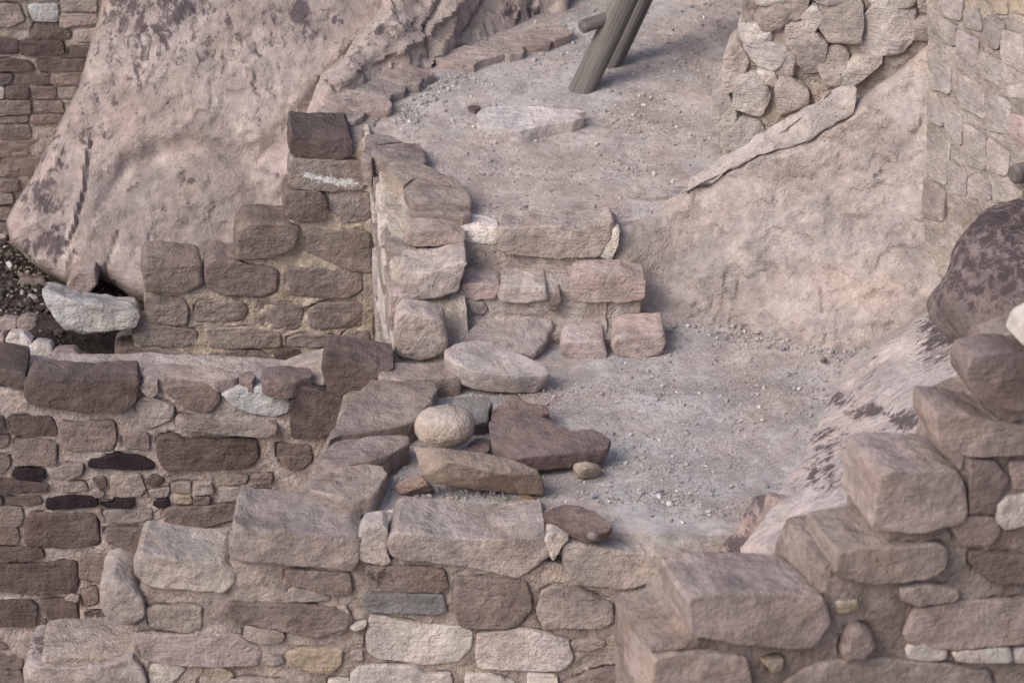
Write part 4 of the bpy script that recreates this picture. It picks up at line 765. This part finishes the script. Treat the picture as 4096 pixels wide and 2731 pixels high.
# ------------------------------------------------------------------ gravel
ICO = None
def gravel(name, label, poly, zf, n, smin, smax, mat, seed, octa=False):
    rng = np.random.default_rng(seed); P = np.array(poly, float); lo, hi = P.min(0), P.max(0); q = np.zeros((0, 2))
    while len(q) < n:
        c = lo+rng.random((n*2, 2))*(hi-lo); c = c[inside(c, P)]
        keep = rng.random(len(c)) < np.clip(.45+1.3*fbm(np.c_[c, np.zeros(len(c))], 2.3, 3, seed), .05, 1); q = np.concatenate([q, c[keep]])
    q = q[:n]; size = smin*np.exp(rng.exponential(.42, n)); size = np.minimum(size, smax)
    bm = bmesh.new(); bmesh.ops.create_icosphere(bm, subdivisions=1, radius=1)
    iv = np.array([v.co[:] for v in bm.verts]); it = np.array([[v.index for v in f.verts] for f in bm.faces]); bm.free()
    if octa: iv = np.array([(1, 0, 0), (0, 1, 0), (-1, 0, 0), (0, -1, 0), (0, 0, 1), (0, 0, -.4)], float); it = np.array([(0, 1, 4), (1, 2, 4), (2, 3, 4), (3, 0, 4)])
    V = iv[None]*rng.uniform(.6, 1.2, (n, len(iv), 1)); V = V*rng.uniform(.5, 1.25, (n, 1, 3))*np.array([1, 1, .75])
    a = rng.uniform(0, 6.28, n); ca, sa = np.cos(a)[:, None], np.sin(a)[:, None]; X = V[..., 0]*ca-V[..., 1]*sa; Y = V[..., 0]*sa+V[..., 1]*ca
    V = np.stack([X, Y, V[..., 2]], 2)*size[:, None, None]; z = zf(q[:, 0], q[:, 1]); V += np.stack([q[:, 0], q[:, 1], z+size*.22], 1)[:, None, :]
    T = (it[None]+(np.arange(n)*len(iv))[:, None, None]).reshape(-1, 3); tone = np.repeat(rng.random(n), len(iv))
    o = mesh_obj(name, V.reshape(-1, 3), [], T, mat, None, (1, 1, 1), {'tone': tone}, kind='stuff'); o['label'] = label; o['category'] = 'gravel'
    o.data.polygons.foreach_set('use_smooth', np.zeros(len(o.data.polygons), bool)); return o
gravel('floor_gravel', 'fine pale gravel scattered over the lower floor', [(-.3, .05), (-.30, -.5), (-.46, -.95), (-.5, -1.46), (.95, -1.5), (1.25, -.6), (1.6, 0), (.8, .4), (.4, .1)], lambda x, y: 0*x, 3200, .0026, .013, 'gravel', 1)
gravel('upper_gravel', 'fine pale gravel scattered over the upper floor', [(-.5, 1.1), (-.3, .4), (.6, .4), (.95, .7), (.95, 1.3), (1.3, 2.9), (-.1, 2.9), (-.6, 1.6)], lambda x, y: UZ(y), 5200, .0028, .014, 'gravel', 2)
gravel('floor_grit', 'sandy grit covering the lower floor', [(-.3, .05), (-.30, -.5), (-.46, -.95), (-.5, -1.46), (.95, -1.5), (1.25, -.6), (1.6, 0), (.8, .4), (.4, .1)], lambda x, y: 0*x, 36000, .0016, .004, 'gravel', 4, True)
gravel('upper_grit', 'sandy grit covering the upper floor', [(-.5, 1.1), (-.3, .4), (.6, .4), (.95, .7), (.95, 1.3), (1.3, 2.9), (-.1, 2.9), (-.6, 1.6)], lambda x, y: UZ(y), 40000, .0017, .0042, 'gravel', 5, True)
gravel('slope_rubble', 'small rubble gathered along the foot of the bedrock slope', [(.58, .30), (1.5, -.02), (1.42, -.2), (.9, .0), (.56, .12)], lambda x, y: 0*x, 240, .0045, .018, 'gravel', 6)
gravel('wall_rubble', 'small rubble gathered behind the front capstones', [(-.48, -1.12), (-.4, -1.30), (.7, -1.36), (.7, -1.25), (.1, -1.22)], lambda x, y: 0*x, 380, .004, .018, 'gravel', 7)
gravel('edging_rubble', 'small rubble along the edging slabs of the upper floor', [(-.55, 1.2), (-.5, 1.1), (-.2, 1.75), (.3, 2.2), (.2, 2.3), (-.35, 1.85)], lambda x, y: UZ(y), 420, .005, .02, 'gravel', 8)
gravel('pit_litter', 'dark litter and small stones in the pit under the leaning boulder', [(-2.9, -.05), (-.62, -.05), (-.62, 1.0), (-1.3, 1.2), (-1.3, 2.1), (-2.9, 2.1)], lambda x, y: PITZ(x, y)+.005, 7000, .006, .035, 'pitgravel', 3)
